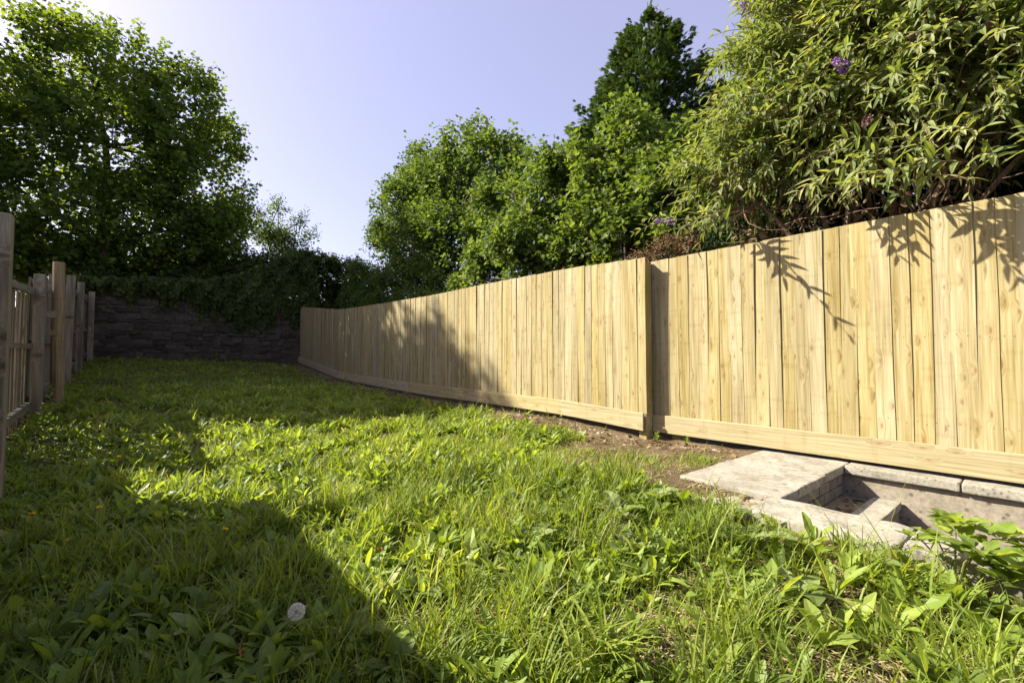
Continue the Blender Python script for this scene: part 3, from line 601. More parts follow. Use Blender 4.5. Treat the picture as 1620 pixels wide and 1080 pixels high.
def conifer():
    base = np.array([10., 6.6, .3]); t = thing('cypress_tree', 'tall pointed dark green conifer towering behind the fence', 'tree', tuple(base))
    mb = MB(); mb.tube([(0, 0, -.2), (0, 0, 4), (.03, 0, 9.6)], [.22, .14, .02], 8); H = 9.85
    fv, ft = [], []
    for sg, y0, ln, w in ((0, 0, 1., .1), (-.55, .1, .62, .085), (.55, .1, .62, .085), (-.6, .35, .45, .075), (.6, .35, .45, .075), (-.95, .0, .4, .07), (.95, .0, .4, .07)):
        k = len(fv); d = np.array([sg, 1., 0]) / math.hypot(sg, 1); sd_ = np.array([d[1], -d[0], 0]) * w; a = np.array([0, y0, 0.])
        fv += [a - sd_ * .4, a + d * ln * .5 - sd_, a + d * ln * .5 + sd_, a + d * ln + [0, 0, -.22 * ln]]; ft += [(k, k + 2, k + 1), (k + 1, k + 2, k + 3)]
    FR = (np.array(fv), np.array(ft)); nb = 620; lb = MB()
    z = 1.0 + (1 - np.sqrt(rng.uniform(.0, 1, nb))) * (H - 1.05); z[:14] = np.linspace(8.6, 9.75, 14); az = rng.uniform(0, 2 * math.pi, nb)
    rm = np.interp(z, [1, 5, 7.2, 8.4, 9.3, 9.9], [2.85, 2.35, 1.6, .95, .4, .05]) * rng.uniform(.72, 1.14, nb)
    for i in range(nb):
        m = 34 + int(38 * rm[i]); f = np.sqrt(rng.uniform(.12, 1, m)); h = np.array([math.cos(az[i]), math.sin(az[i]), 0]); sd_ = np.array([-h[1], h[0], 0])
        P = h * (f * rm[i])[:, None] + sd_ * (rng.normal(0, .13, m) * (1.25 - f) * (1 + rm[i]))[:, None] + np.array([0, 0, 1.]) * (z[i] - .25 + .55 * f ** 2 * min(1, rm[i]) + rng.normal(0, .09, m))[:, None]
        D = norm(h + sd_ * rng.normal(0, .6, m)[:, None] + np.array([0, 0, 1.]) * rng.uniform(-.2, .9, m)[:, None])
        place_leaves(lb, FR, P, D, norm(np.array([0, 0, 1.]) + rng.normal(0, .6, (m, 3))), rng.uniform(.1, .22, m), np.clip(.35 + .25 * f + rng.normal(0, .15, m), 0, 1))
        if i % 2 == 0: limb(mb, (0, 0, z[i] - .35), h * rm[i] * .9 + [0, 0, z[i] + .2], .025, .005, .04, 3, 4)
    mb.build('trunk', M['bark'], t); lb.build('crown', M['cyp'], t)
conifer()

# ------------------------------------------------------------------ ivy over the wall and the hedge mass behind
def ivy():
    t = thing('ivy', 'dark ivy hanging over the top of the stone wall', 'ivy', (2.5, 17.1, 3)); O = np.array([2.5, 17.1, 3.])
    lb = MB(); n = 12000
    x = rng.uniform(-1.6, 4.9, n); low = np.interp(x, [-1.6, -.6, .45, 1.2, 1.7, 2.2, 2.9, 3.3, 3.65, 4.25, 5], [3.0, 2.96, 2.82, 2.7, 2.48, 2.3, 1.9, 2.1, 2.5, 2.2, 2.2]) + .13 * np.sin(x * 7) + .12 * np.sin(x * 19 + 1) + .1 * np.sin(x * 41)
    top = np.interp(x, [-1.6, -.9, .4, 1.5, 2.5, 3.4, 4.25, 5], [3.2, 3.2, 3.35, 3.45, 3.75, 4.3, 4.85, 4.9])
    tt = rng.random(n) ** .8; z = low + (top - low) * tt + rng.normal(0, .04, n)
    prof = np.sin(np.clip((z - low) / (top - low + .01), 0, 1) * math.pi * .55)
    y = 16.9 - .04 - (.3 + .14 * np.sin(x * 5 + z * 4) + .1 * np.sin(x * 11 - z * 7)) * prof * rng.uniform(.3, 1, n) + np.clip(z - 3.1, 0, 3) * .25
    # thin out the hanging fringe so stone shows between
    keep = (z > low + .25) | (rng.random(n) < .55); P = np.stack([x, y, z], -1)[keep]; n = len(P)
    D = norm(np.array([0, -.25, -1.]) + rng.normal(0, .45, (n, 3))); Nn = norm(np.array([0, -1., .45]) + rng.normal(0, .4, (n, 3)))
    place_leaves(lb, LEAF['ivy'], P - O, D, Nn, rng.uniform(.07, .14, n), np.clip(.5 + rng.normal(0, .2, n), 0, 1))
    # hanging trails
    st = MB()
    for i in range(46):
        xx = rng.uniform(-1.2, 4.7); z1 = np.interp(xx, [-1.2, 1, 2.9, 4.7], [3., 2.75, 2.1, 2.4]) + rng.uniform(-.15, .2)
        MB().tube(np.array([(xx, 16.86, 3.15), (xx + rng.normal(0, .06), 16.84, (3.15 + z1) / 2), (xx + rng.normal(0, .1), 16.85, z1)]) - O, [.008, .006, .003], 4).build('stem', M['twig'], t)
    lb.build('foliage', M['ivy'], t)
    HG = [(1.0,17.9,3.2,.6),(2.0,17.9,3.4,.7),(2.9,18,3.7,.8),(3.7,18,4.0,.85),(4.5,17.9,4.1,.9),(5.3,17.8,4.05,.85),(6.1,17.7,4.0,.85),(6.9,17.6,3.75,.8),(7.6,17.4,3.5,.8),(5.2,17.4,3.2,.8),(6.2,17.2,3.0,.8),(7.2,17,2.8,.8),(0,18,3.1,.5),(-1,18,3.1,.5)]
    h = tree('ivy_hedge', 'dense dark ivy clad hedge behind the corner of wall and fence', (4.6, 17.8, 2.2), HG, 'ivy', 'ivy', 22, .12, .3, 4, .06, 6, 120, cat='hedge', tb=.42)
ivy()
# slim trunks seen against the light behind the wall
for k, (x, y, r, h) in enumerate(((-.85, 18.1, .11, 3.2), (-.2, 18.6, .05, 2.8), (.6, 18.5, .05, 3.), (1.55, 18.4, .06, 3.2), (.15, 19.0, .045, 2.6))):
    lab = ['thick dark trunk left of the slim saplings above the wall', 'slim sapling trunk next right of the thick trunk', 'slim sapling trunk above the middle of the wall', 'slim sapling trunk above the ivy, rightmost of the row', 'slim sapling trunk set back between two others above the wall'][k]
    t = thing('sapling', lab, 'tree', (x, y, g1(x, y)), 'slim trunks standing behind the wall')
    mb = MB(); limb(mb, (0, 0, -.2), (rng.normal(0, .15), rng.normal(0, .15), h), r, r * .6, .04, 6, 8); mb.build('trunk', M['bark'], t, True)
    S = rng.normal(0, .32, (34, 3)) + [0, 0, h - .1]; lb = MB(); leafy(lb, S, rand_unit(34), .4, 3, LEAF['simple'], .14); lb.build('crown', M['syc'], t)

# ------------------------------------------------------------------ buddleia over the near fence
def buddleia():
    base = np.array([5.45, 1.25, .3]); t = thing('buddleia', 'large arching buddleia with purple flower spikes overhanging the near fence', 'shrub', tuple(base))
    crown = [(5.2,1.85,3.75,.5),(5.35,1.5,4.3,.65),(5.15,1.2,3.75,.6),(5.2,.6,4.1,.7),(5.1,.3,3.4,.6),(5.3,-.3,3.9,.8),(5.1,-.5,3.2,.7),(5.0,2.35,3.15,.3),(5.6,1.1,4.9,.7),(5.7,.2,4.9,.8),(5.1,.8,3.25,.45),(4.95,1.55,3.4,.4),(5.4,1.8,4.7,.4),(5.3,2.0,3.3,.35)]
    S, D = lobe_shoots(np.array(crown), 22, .2, .1)
    ok = (S[:, 2] > np.interp(S[:, 1], [.3, .8, 2.0, 2.4], [2.5, 2.95, 2.95, 2.6]) + np.clip(4.55 - S[:, 0], 0, 2) * 1.25) & (S[:, 0] < 6.4); S, D = S[ok], D[ok]
    ex = np.array([(4.28,1.99,2.34),(4.36,2.18,2.42),(4.5,2.62,2.55),(4.72,2.75,2.62),(4.4,.98,2.42),(4.3,1.2,2.52),(4.32,.72,2.34),(4.38,.5,2.4),(4.45,.25,2.4),(4.55,.1,2.42),(4.3,.95,2.6),(4.42,.35,2.62),(4.62,.78,2.3),(4.3,.62,2.55),(4.6,1.7,2.9),(4.45,1.35,2.75),(4.35,.9,2.75),(4.12,.62,2.36),(4.15,.5,2.42),(4.1,.75,2.45),(4.2,.4,2.35),(4.2,.3,2.5),(4.12,.85,2.5),(4.2,2.05,2.38)])
    exd = norm(np.array([-.5, .3, .3]) + rng.normal(0, .3, (len(ex), 3)))
    nE = len(ex); S = np.concatenate([ex, S]); D = np.concatenate([exd, D]); n = len(S)
    # arching shoots
    X = norm(np.cross(D, rand_unit(n))); Y = np.cross(D, X); L = rng.uniform(.3, .6, n); nodes = 7
    P_, D_, N_, Z_, A_ = [], [], [], [], []; shoot_t = .48 + rng.normal(0, .13, n)
    def at(t): return S + D * (L * t)[:, None] - np.array([0, 0, 1.]) * (L * t * t * .35)[:, None]
    for k in range(nodes):
        tt = (k + .5) / nodes; c, s_ = math.cos(k * 1.57), math.sin(k * 1.57)
        for sg in (-1, 1):
            rad = sg * (c * X + s_ * Y); ld = norm(rad * .8 + D * (.35 + .7 * tt) + rng.normal(0, .15, (n, 3)) - [0, 0, .28])
            P_.append(at(tt)); D_.append(ld); N_.append(norm(np.array([0, 0, .9]) + D * .3 + rng.normal(0, .3, (n, 3)))); Z_.append(rng.uniform(.1, .175, n) * (1.15 - .55 * tt)); A_.append(np.clip(shoot_t + rng.normal(0, .1, n) + .2 * tt, 0, 1))
    P = np.concatenate(P_); Dd = np.concatenate(D_); Nn = np.concatenate(N_); Z = np.concatenate(Z_); A = np.concatenate(A_)
    # those showing largest from the garden become leaves of their own
    cam_p = np.array([0, 0, 1.05]); v = P - cam_p; dist = np.linalg.norm(v, axis=1); xc = v @ np.array([.7716, -.6361, 0]); yc = v @ np.array([.6357, .7711, .0366])
    score = dist / Z; score[(xc / yc > 1.12) | (v[:, 2] / yc > .72)] = 1e9
    pick = np.argsort(score)[:300]; rest = np.setdiff1d(np.arange(len(P)), pick)
    lb = MB(); place_leaves(lb, LEAF['lance'], P[rest] - base, Dd[rest], Nn[rest], Z[rest], A[rest])
    o = lb.build('foliage', M['bud'], t); o['kind'] = 'stuff'
    protos = []
    for k in range(6):
        V, T = outline_leaf([(0, 0), (.07, .1), (.118, .25), (.13, .42), (.095, .65), (.05, .85), (0, 1)], .32, .12 + .09 * k, .4)
        protos.append(MB().add(V, T, .25 + .1 * k).mesh('leaf', M['bud']))
    for i in pick:
        y = Dd[i]; z = norm(Nn[i] - (Nn[i] @ y) * y); x = np.cross(y, z)
        mt = Matrix(((x[0], y[0], z[0], P[i, 0] - base[0]), (x[1], y[1], z[1], P[i, 1] - base[1]), (x[2], y[2], z[2], P[i, 2] - base[2]), (0, 0, 0, 1))) @ Matrix.Scale(Z[i], 4)
        q = obj('leaf', protos[int(np.clip(round((A[i] - .25) / .1), 0, 5))], t); q.matrix_basis = mt
    # woody frame
    mb = MB(); hubs = []
    for k in range(9):
        c = crown[k % len(crown)]; e = np.array(c[:3]) - base; m = e * [.45, .45, .62] + rng.normal(0, .08, 3)
        limb(mb, rng.normal(0, .1, 3) * [1, 1, 0] - [0, 0, .1], m, .045, .025, .06, 5, 7); limb(mb, m, e, .025, .012, .08); hubs += [m, (m + e) / 2]
    hubs = np.array(hubs)
    for i in range(n):
        j = ((S[i] - base - hubs) ** 2).sum(1).argmin()
        if i < nE or rng.random() < .55: limb(mb, hubs[j], S[i] - base, .009, .004, .07, 4, 4)
        tt = np.linspace(0, 1, 4); mb.tube(S[i] - base + D[i] * (L[i] * tt)[:, None] - np.array([0, 0, 1.]) * (L[i] * tt * tt * .35)[:, None], [.005, .004, .003, .002], 4)
    for k in range(170):   # dead twigs low in the middle
        a = np.array([rng.uniform(-.5, .35), rng.uniform(-1.0, 1.3), rng.uniform(1.7, 2.5)]); limb(mb, a, a + rng.normal(0, .32, 3) + [0, 0, .12], .007, .002, .15, 4, 4)
    mb.build('stems', M['twig'], t)
    db = MB(); q = 800; p = np.stack([rng.uniform(-.55, .3, q), rng.uniform(-.9, 1.1, q), rng.uniform(1.75, 2.75, q)], -1)
    place_leaves(db, LEAF['oval'], p, rand_unit(q), rand_unit(q), rng.uniform(.04, .1, q), rng.random(q)); o = db.build('dead_leaves', M['dry'], t); o['kind'] = 'stuff'
    # flower spikes
    def spike(p, d, L, r, mat):
        s = MB(); m = 150; tt = rng.random(m); u = rand_unit(m); d = norm(np.array(d, float)); u = norm(u - (u @ d)[:, None] * d)
        q = d * (tt * L)[:, None] + u * (r * (1 - tt * .75))[:, None]
        V, T = outline_leaf([(0, 0), (.35, .4), (.25, .8), (0, 1)], .3, 0); place_leaves(s, (V, T), q, u + d * .4, rand_unit(m), np.full(m, .02), rng.random(m))
        s.tube([(0, 0, 0), tuple(d * L)], [.004, .002], 5); obj('flower_spike', s.mesh('flower_spike', M[mat]), t, tuple(np.array(p) - base))
    for p, d, L, r, mt in (((4.6, 2.74, 2.58), (-.5, .8, .1), .2, .03, 'purple'), ((4.5, 1.08, 3.45), (-.7, .3, .25), .15, .036, 'purple'), ((4.9, 2.25, 3.35), (-.4, .8, .2), .14, .026, 'purple'), ((4.8, 2.25, 3.75), (-.3, .7, .5), .17, .022, 'spent'),
                           ((4.8, 1.95, 4.55), (-.5, .3, .8), .18, .034, 'purple'), ((4.6, 1.05, 4.1), (-.4, .2, .8), .18, .026, 'purple'), ((4.55, .42, 3.75), (-.5, .1, .7), .17, .03, 'purple'), ((4.45, .25, 3.2), (-.5, 0, .6), .14, .022, 'spent'), ((4.5, .95, 2.98), (-.6, 0, -.5), .14, .022, 'spent'), ((4.5, .62, 3.4), (-.6, .2, .3), .13, .024, 'spent')):
        spike(p, d, L, r, mt)
buddleia()

# ------------------------------------------------------------------ lawn: grass, weeds, litter
def density(x, y):
    w = np.interp(y, [1.8, 2.6, 4, 6, 9, 12, 16], [.1, .62, .5, .28, .22, .25, .25]) + .22 * wob(x * 1.5, y * 1.5, 1.6)
    d = np.clip((4.3 - x - w) / .45, .04, 1)
    d = np.where((x > 2.64) & (y < 1.8) & ~((x < 3.03) & (y > 1.17)), 0, d); d = np.where((x > 2.55) & (y < 1.85), d * .3, d)
    d = d * np.clip(1.0 + 1.2 * wob(x, y, 2.6, .7), .1, 1) * np.clip(1.15 + 1.1 * wob(x, y, 5.3, 1.9), .3, 1); d = d * np.where((x > 1.2) & (y < 1.1), .55, 1)
    return np.where((x < -.97) | (x > 4.3) | (y > 16.85), 0, d)
def scatter(n_per, x0, x1, y0, y1):
    n = int(n_per * (x1 - x0) * (y1 - y0)); x = rng.uniform(x0, x1, n); y = rng.uniform(y0, y1, n)
    # keep what the garden view takes in, with a margin for a step to the side
    yc = .6361 * x + .7716 * y; xc = .7716 * x - .6361 * y
    k = (rng.random(n) < density(x, y)) & (yc > .35) & (np.abs(xc) < 1.35 * yc + .6)
    return x[k], y[k]
def grass():
    mb = MB(); tot = 0
    clump = rng.uniform(0, 6, 2)
    for dens, box, hh, ww in ((5600, (-.95, 2.7, -.5, 3.2), (.06, .23), .0056), (3300, (-.95, 4.3, 3.2, 5.5), (.05, .17), .0064), (1700, (2.2, 4.3, 1.7, 3.2), (.04, .1), .006), (1500, (-.97, 4.3, 5.5, 10.5), (.05, .12), .009), (800, (-.97, 4.3, 10.5, 16.85), (.05, .12), .013)):
        x, y = scatter(dens, *box); n = len(x); z = gz(x, y) - .005
        pw = .5 + .5 * wob(x, y, 1.9, 4.); kk = rng.random(n) < 1.1 - .45 * pw; x, y, z, pw = x[kk], y[kk], z[kk], pw[kk]; n = len(x)
        tall = np.clip(.8 + .85 * wob(x, y, 3.1, 2.), .3, 1.9)
        L = rng.uniform(*hh, n) * tall * (1 + .6 * (rng.random(n) < .08)); az = rng.uniform(0, 2 * math.pi, n) 
        e0 = R_(90) - np.abs(rng.normal(0, .3, n)); e1 = e0 - rng.uniform(.2, 1.7, n)
        V, T, k = arch(np.stack([x, y, z], -1), az, L, ww * rng.uniform(.6, 1.4, n), e0, e1, (.8, 1, .8, .0), .15, 3, False)
        tn = np.clip(.45 + .22 * wob(x, y, 1.1, 3.) + rng.normal(0, .17, n), 0, .9); tn = np.where(rng.random(n) < .045, 1., tn)
        mb.add(V, T, np.repeat(tn, k)); tot += len(T)
    o = mb.build('grass', M['grass']); tag(o, 'rough uncut green grass growing all over the garden', 'grass', None, 'stuff'); print('grass tris', tot)
    wb = MB(); tot = 0
    for dens, box, ln in ((260, (-.95, 2.7, -.5, 3.2), (.07, .17)), (240, (-.95, 4.3, 3.2, 6.), (.07, .16)), (150, (-.97, 4.2, 6., 10.5), (.08, .17)), (24, (-.97, 4.2, 10.5, 16.8), (.08, .15))):
        x, y = scatter(dens, *box); kk = rng.random(len(x)) < .15 + 1.1 * (.5 + .5 * wob(x, y, 1.9, 4.)); x, y = x[kk], y[kk]; n = len(x); m = 7
        X = np.repeat(x, m) + rng.normal(0, .012, n * m); Y = np.repeat(y, m) + rng.normal(0, .012, n * m); q = n * m
        L = np.repeat(rng.uniform(*ln, n), m) * rng.uniform(.6, 1.15, q); az = np.tile(np.arange(m) * 2.4, n) + np.repeat(rng.uniform(0, 6, n), m)
        e0 = rng.uniform(.45, 1.45, q); e1 = e0 - rng.uniform(.2, 1.2, q); wd = L * np.repeat(rng.uniform(.15, .32, n), m)
        V, T, k = arch(np.stack([X, Y, gz(X, Y)], -1), az, L, wd, e0, e1, (.2, .55, .95, .9, .18), .14, 4, True, .3)
        tn = np.clip(np.repeat(.5 + .2 * wob(x, y, 1.4, 1.) + rng.normal(0, .15, n), m) + rng.normal(0, .1, q), 0, 1)
        wb.add(V, T, np.repeat(tn, k)); tot += len(T)
    o = wb.build('weeds', M['weed']); tag(o, 'broad leaved weeds mixed densely through the lawn', 'weeds', None, 'stuff')
    # clover-sized ground leaves
    cb = MB()
    for dens, box in ((520, (-.95, 2.7, -.5, 3.2)), (300, (-.95, 4.2, 3.2, 6.5)), (110, (-.95, 4.2, 6.5, 12))):
        x, y = scatter(dens, *box); n = len(x); P = np.stack([x, y, gz(x, y) + rng.uniform(.01, .07, n)], -1)
        place_leaves(cb, LEAF['oval'], P, norm(rng.normal(0, 1, (n, 3)) * [1, 1, .3]), norm(np.array([0, 0, 1.]) + rng.normal(0, .4, (n, 3))), rng.uniform(.02, .05, n), np.clip(.5 + rng.normal(0, .2, n), 0, 1))
    o = cb.build('ground_cover', M['weed']); tag(o, 'small round leaves of low ground cover between the grass blades', 'ground cover', None, 'stuff')
    print('weed tris', tot, sum(len(t) for t in cb.T))
    # straw, dead leaves and chips on the bare soil
    lb = MB(); n = 9000; x = np.r_[rng.uniform(2.6, 4.35, n), rng.uniform(-.9, 2.6, n), rng.uniform(2.72, 3.05, 260), rng.uniform(1.2, 2.6, 5000)]; y = np.r_[rng.uniform(1.85, 13, n), rng.uniform(.3, 4.5, n), rng.uniform(1.18, 1.7, 260), rng.uniform(-.4, 1.3, 5000)]
    yc = .6361 * x + .7716 * y; k = (yc > .4) & (~((x > 2.62) & (y < 1.17))); x, y = x[k], y[k]; n = len(x)
    V, T, q = arch(np.stack([x, y, gz(x, y) + .004], -1), rng.uniform(0, 6.28, n), rng.uniform(.02, .11, n), rng.uniform(.002, .006, n), rng.uniform(-.05, .25, n), rng.uniform(-.3, .2, n), (1, 1, 1, .2), .1, 3, False)
    lb.add(V, T, np.repeat(rng.random(n), q)); o = lb.build('straw', M['straw']); tag(o, 'dry straw and thatch lying on the bare soil', 'straw', None, 'stuff')
    db = MB(); n = 420; x = 4.28 - np.abs(rng.normal(0, .33, n)); y = rng.uniform(1.9, 9, n); P = np.stack([x, y, gz(x, y) + rng.uniform(.004, .02, n)], -1)
    place_leaves(db, LEAF['simple'], P, norm(rng.normal(0, 1, (n, 3)) * [1, 1, .25]), norm(np.array([0, 0, 1.]) + rng.normal(0, .5, (n, 3))), rng.uniform(.025, .07, n), rng.random(n))
    o = db.build('leaf_litter', M['dry']); tag(o, 'brown dead leaves scattered on the soil along the fence foot', 'leaf litter', None, 'stuff')
    pb = MB(); n = 70; x = rng.uniform(3.1, 4.25, n); y = rng.uniform(.97, 1.12, n); P = np.stack([x, y, np.full(n, -.018)], -1)
    place_leaves(pb, LEAF['simple'], P, norm(rng.normal(0, 1, (n, 3)) * [1, 1, .1]), norm(np.array([0, 0, 1.]) + rng.normal(0, .3, (n, 3))), rng.uniform(.015, .05, n), rng.random(n))
    o = pb.build('leaf_litter', M['dry']); tag(o, 'dead leaves lying on the first sunken step', 'leaf litter', None, 'stuff')
    sb = MB(); r2 = np.random.default_rng(5)
    for i in range(110):
        cx = 4.27 - abs(r2.normal(0, .25)); cy = r2.choice([r2.uniform(3, 5), r2.uniform(2, 10)]); s = r2.uniform(.008, .03); c = np.array([cx, cy, g1(cx, cy)])
        V = np.array([(1, 0, 0), (-.8, .3, 0), (.1, 1, .1), (0, -.9, 0), (.1, 0, .6), (0, .1, -.6)]) * s * r2.uniform(.6, 1.3, (6, 3))
        sb.add(V + c, [(0, 2, 4), (2, 1, 4), (1, 3, 4), (3, 0, 4), (2, 0, 5), (1, 2, 5), (3, 1, 5), (0, 3, 5)])
    o = sb.build('stone_chips', M['chip']); tag(o, 'pale stone chips and rubble on the soil by the fence', 'rubble', None, 'stuff')
grass()

# ------------------------------------------------------------------ single plants that stand out
def leaf_protos(name, mat, prof, wr, n=5, wav=.16, nseg=6, e=(.95, 1.3)):
    out = []
    for k in range(n):
        V, T, q = arch(np.zeros((1, 3)), np.zeros(1), np.ones(1), np.full(1, wr), np.array([rng.uniform(*e)]), np.array([rng.uniform(-.5, .35)]), prof, .13, nseg, True, wav)
        out.append(MB().add(V, T, .2 + .6 * k / (n - 1)).mesh(name, mat))
    return out
DOCK = leaf_protos('leaf', M['dock'], (.08, .1, .55, .9, 1, .98, .85, .55, .12), .36, 6, .3, 8)
DAND = leaf_protos('leaf', M['weed'], (.12, .35, .6, .55, 1, .75, .03), .26, 5, .45)
BLAD = leaf_protos('blade', M['grass'], (.8, 1, 1, .9, .7, .4, .02), .045, 6, .04, 6, (1.2, 1.5))
def rosette(name, label, cat, x, y, protos, part, n, L, group=None, tilt=0.):
    t = thing(name, label, cat, (x, y, g1(x, y) - .005), group); a0 = random.uniform(0, 6)
    for k in range(n):
        s = L * random.uniform(.6, 1.1)
        obj(part, protos[random.randrange(len(protos))], t, (random.uniform(-.015, .015), random.uniform(-.015, .015), 0), (random.uniform(-.15, .15), random.uniform(-.25, .2), a0 + k * 2.4), (s, s * random.uniform(.8, 1.2), s))
    return t
for x, y, n, L, lab in ((2.23, 1.0, 8, .24, 'large dock with a pale broad leaf pointing left before the edging stones'), (1.80, 1.32, 8, .2, 'dock of curled leaves left of the big pale dock leaf'),
        (2.1, 1.62, 9, .21, 'upright dock clump left of the landing slab corner'), (2.42, 1.58, 8, .2, 'leafy dock pressed against the front landing slab'), (2.52, 1.2, 7, .17, 'dock growing against the worn edging stone'),
        (1.55, 1.72, 8, .18, 'dock standing in the middle of the sunny foreground'), (2.05, .68, 8, .18, 'dock near the lower right above the dry grass'), (1.36, 1.3, 6, .15, 'small dock above the big grass tussock'),
        (2.46, .56, 7, .18, 'dock just left of the bramble'), (1.85, 2.2, 8, .18, 'dock in the sunny lawn well left of the slabs'), (.62, 1.62, 7, .17, 'shaded dock right of the dandelion clock'), (.2, 2.05, 8, .17, 'shaded dock left of the dandelion clock'),
        (-.1, 2.5, 8, .17, 'shaded dock in the lower left corner'), (.95, 1.75, 7, .17, 'dock on the edge between shade and sun'), (.12, 3.95, 6, .2, 'sunlit dock at the left tip of the bright lawn patch')):
    rosette('dock_plant', lab, 'plant', x, y, DOCK, 'leaf', n, L, 'dock plants in the foreground')
for x, y, n, L, lab in ((1.15, .95, 70, .3, 'big upright grass tussock at the bottom edge of the picture'), (.66, 2.95, 60, .27, 'dark grass tussock on the edge of the shade'), (1.72, .72, 40, .24, 'grass tussock right of the bottom edge tussock'), (.78, 1.28, 36, .26, 'thin tall grass tussock at the lower middle')):
    t = rosette('grass_tussock', lab, 'grass', x, y, BLAD, 'blade', n, L)
    for c in t.children:
        c.location = (random.gauss(0, .05), random.gauss(0, .05), 0); c.rotation_euler = (random.uniform(-.3, .3), random.uniform(-.35, .1), random.uniform(0, 6.28))

def disc_head(mat, r, n=60, th=.4):
    b = MB(); u = rand_unit(n); u[:, 2] = np.abs(u[:, 2]) * th + .08; V, T = outline_leaf([(0, 0), (.13, .4), (.1, .9), (0, 1)], .2, 0)
    place_leaves(b, (V, T), np.zeros((n, 3)), u, norm(np.array([0, 0, 1.]) + rng.normal(0, .2, (n, 3))), r * rng.uniform(.6, 1, n), rng.random(n)); return b.mesh('flower_head', mat)
YH = disc_head(M['yellow'], .019); OH = disc_head(M['orange'], .017, 40, 1.6)
def dandelion(x, y, h, head, lab, name='dandelion', leaves=6, grp='yellow dandelions in the shaded grass'):
    t = thing(name, lab, 'flower', (x, y, g1(x, y) - .005), grp); dx, dy = random.uniform(-.04, .04), random.uniform(-.04, .04)
    MB().tube([(0, 0, 0), (dx * .3, dy * .3, h * .5), (dx, dy, h)], [.0028, .0024, .002], 5).build('stem', M['stem'], t)
    obj('flower_head', head, t, (dx, dy, h), (random.uniform(-.4, .4), random.uniform(-.4, .4), random.uniform(0, 6)))
    for k in range(leaves):
        s = random.uniform(.09, .16); obj('leaf', DAND[random.randrange(5)], t, (0, 0, 0), (0, random.uniform(-.2, .25), k * 2.4 + x * 9), (s, s, s))
for x, y, h, lab in ((-.43, 3.78, .17, 'yellow dandelion nearest the left edge'), (-.15, 3.6, .18, 'tallest yellow dandelion at left, right of the edge one'), (-.21, 3.3, .13, 'low yellow dandelion in front of the two left ones'), (-.08, 5.2, .18, 'yellow dandelion just left of the sunlit patch, upper one'),
        (.09, 4.65, .12, 'dull yellow dandelion touching the left tip of the sunlit patch'), (.37, 2.8, .15, 'yellow dandelion below the bright patch near the dark tussock'), (1.95, 4.6, .1, 'yellow dandelion inside the sunny lawn'), (-.28, 5.15, .16, 'small yellow dandelion furthest up in the left shade')):
    dandelion(x, y, h, YH, lab)
dandelion(.27, 1.72, .1, OH, 'spent orange dandelion at the bottom edge', 'spent_dandelion', 5, 'spent flower heads')
dandelion(.86, 1.98, .17, OH, 'spent brown dandelion on the shade edge right of the seed clock', 'spent_dandelion', 4, 'spent flower heads')
def clock():
    x, y = .385, 1.52; z0 = g1(x, y); t = thing('dandelion_clock', 'round white dandelion seed clock on a bent stem in the shade', 'flower', (x, y, z0 - .005)); R = .027
    hx, hy, hz = .03, .07, .235
    MB().tube([(-.06, -.02, 0), (-.075, -.01, .06), (-.09, .03, .12), (-.07, .05, .17), (-.02, .06, .205), (hx, hy, hz)], [.0032, .003, .003, .0028, .0026, .0024], 6).build('stem', M['stem'], t)
    b = MB(); n = 190; i = np.arange(n) + .5; ph = np.arccos(1 - 2 * i / n); th = math.pi * (1 + 5 ** .5) * i; U = np.stack([np.cos(th) * np.sin(ph), np.sin(th) * np.sin(ph), np.cos(ph)], -1)
    V, T = outline_leaf([(0, 0), (.03, .5), (0, 1)], 0, 0); place_leaves(b, (V, T), U * .006, U, rand_unit(n), np.full(n, R * .7), np.full(n, .2))
    for q in range(5):    # a little parasol of hairs at the end of every seed
        d = norm(U * .75 + np.cross(U, norm(rng.normal(size=(n, 3)))) * .9); place_leaves(b, outline_leaf([(0, 0), (.045, .5), (0, 1)], 0, 0), U * R * .74, d, rand_unit(n), np.full(n, R * .36), rng.uniform(.5, 1, n))
    sh = obj('seed_head', b.mesh('seed_head', M['fluff']), t, (hx, hy, hz))
    c = bmesh.new(); bmesh.ops.create_icosphere(c, subdivisions=2, radius=.0065); me = bpy.data.meshes.new('receptacle'); c.to_mesh(me); c.free(); me.materials.append(M['spent']); obj('receptacle', me, sh)
clock()

# bramble arching over the edging stones at the right
def bramble(x, y, ends, lab):
    z0 = g1(x, y); t = thing('bramble', lab, 'plant', (x, y, z0), 'brambles on the edging stones')
    for (ex, ey, ez, nl, s) in ends:
        P = [(0, 0, 0), (ex * .3, ey * .3, ez * .7), (ex * .7, ey * .7, ez * 1.05), (ex, ey, ez)]
        MB().tube(P, [.004, .0035, .003, .002], 5).build('stem', M['stem'], t); P = np.array(P)
        for k in range(nl):
            f = .35 + .65 * (k + 1) / nl; c = np.array([np.interp(f * 3, range(4), P[:, j]) for j in range(3)]); a = random.uniform(0, 6.28)
            for q, da in enumerate((-1.25, 0, 1.25)):
                ss = s * (1.15 if q == 1 else .85) * random.uniform(.8, 1.1)
                obj('leaf', BRAM[random.randrange(5)], t, c + np.array([math.cos(a + da), math.sin(a + da), .3]) * .022, (random.uniform(-.3, .3), random.uniform(-.25, .3), a + da), (ss, ss, ss))
BRAM = leaf_protos('leaf', M['weed'], (.08, .7, 1, .95, .7, .35, .02), .68, 5, .16, 6, (.2, .8))
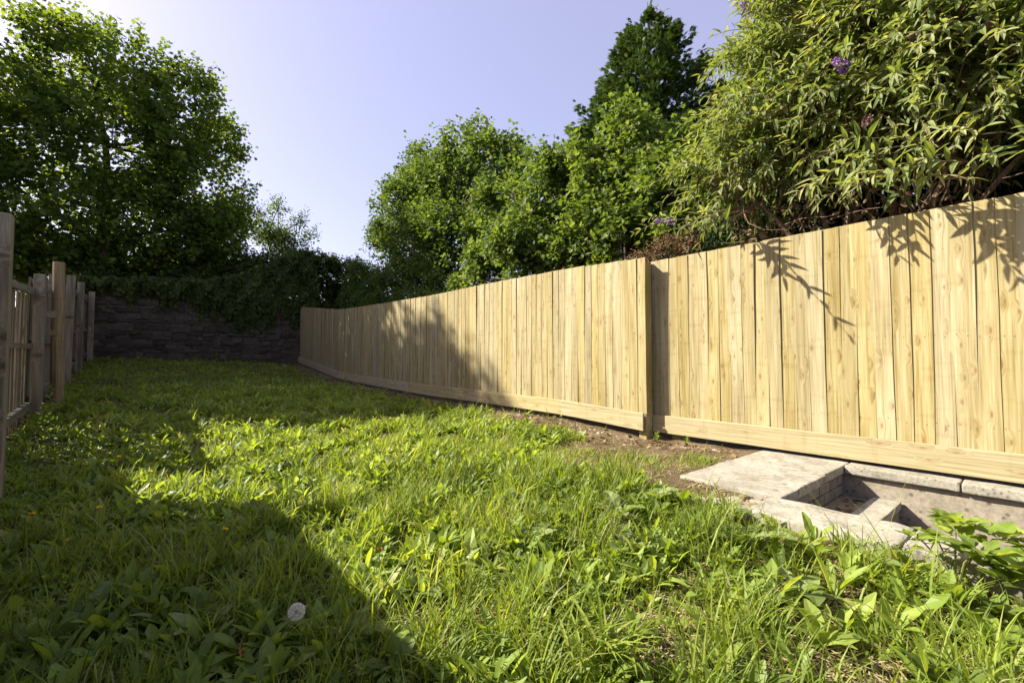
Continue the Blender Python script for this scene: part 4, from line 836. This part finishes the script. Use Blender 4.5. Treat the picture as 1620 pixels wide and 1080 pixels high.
bramble(2.52, .30, ((.12, .0, .25, 6, .085), (.22, -.14, .2, 6, .08), (-.05, -.1, .2, 5, .09), (.02, .14, .17, 5, .065), (.2, .1, .16, 3, .07), (.05, -.2, .14, 5, .09)), 'bramble with one large pale leaf arching over the edging stone')
bramble(2.6, .05, ((.12, .06, .2, 6, .068), (.2, -.1, .18, 6, .065), (-.1, -.08, .14, 6, .07), (.05, .2, .14, 5, .075), (-.1, .12, .12, 5, .08)), 'bramble with small yellowish leaves at the right picture edge')
bramble(2.3, -.02, ((.12, .1, .1, 4, .08), (.1, -.12, .12, 4, .08), (-.12, .06, .09, 3, .07)), 'low bramble at the right edge below the yellowish one')
# tall weed at the far end of the sunlit patch, and greenery at the feet of the fences
def weed_stalk(x, y, h, n, s, lab, lean=(0, 0), name='tall_weed'):
    t = thing(name, lab, 'plant', (x, y, g1(x, y)), 'upright weeds'); P = np.array([(0, 0, 0), (lean[0] * .3, lean[1] * .3, h * .5), (lean[0], lean[1], h)])
    MB().tube(P, [.005, .004, .002], 5).build('stem', M['stem'], t)
    for k in range(n):
        f = .1 + .9 * k / n; c = [np.interp(f * 2, range(3), P[:, j]) for j in range(3)]; ss = s * random.uniform(.7, 1.1) * (1.1 - .5 * f)
        obj('leaf', BRAM[random.randrange(5)], t, c, (0, random.uniform(-.3, .3), k * 2.4), (ss, ss * .7, ss))
weed_stalk(3.0, 8.55, .5, 18, .12, 'tall sunlit weed at the far edge of the bright lawn before the fence', (.05, .1))
weed_stalk(3.12, 8.7, .3, 12, .1, 'shorter weed right beside the tall sunlit weed')
for x, y, h, lab in ((-.8, 7.9, .45, 'nettle at the foot of the old fence below the gate block'), (-.78, 7.2, .35, 'nettle growing in front of the slatted fence bay'), (-.7, 8.4, .3, 'nettle beside the round post'), (1.9, 16.6, .3, 'yellowish weed at the foot of the stone wall'), (4.2, 2.72, .12, 'small weed under the fence step'), (4.22, 2.4, .1, 'small weed under the near gravel board')):
    weed_stalk(x, y, h, 16, .1 if h > .2 else .06, lab)
print('objects', len(bpy.data.objects), 'tris', sum(len(o.data.polygons) for o in bpy.data.objects if o.type == 'MESH'))
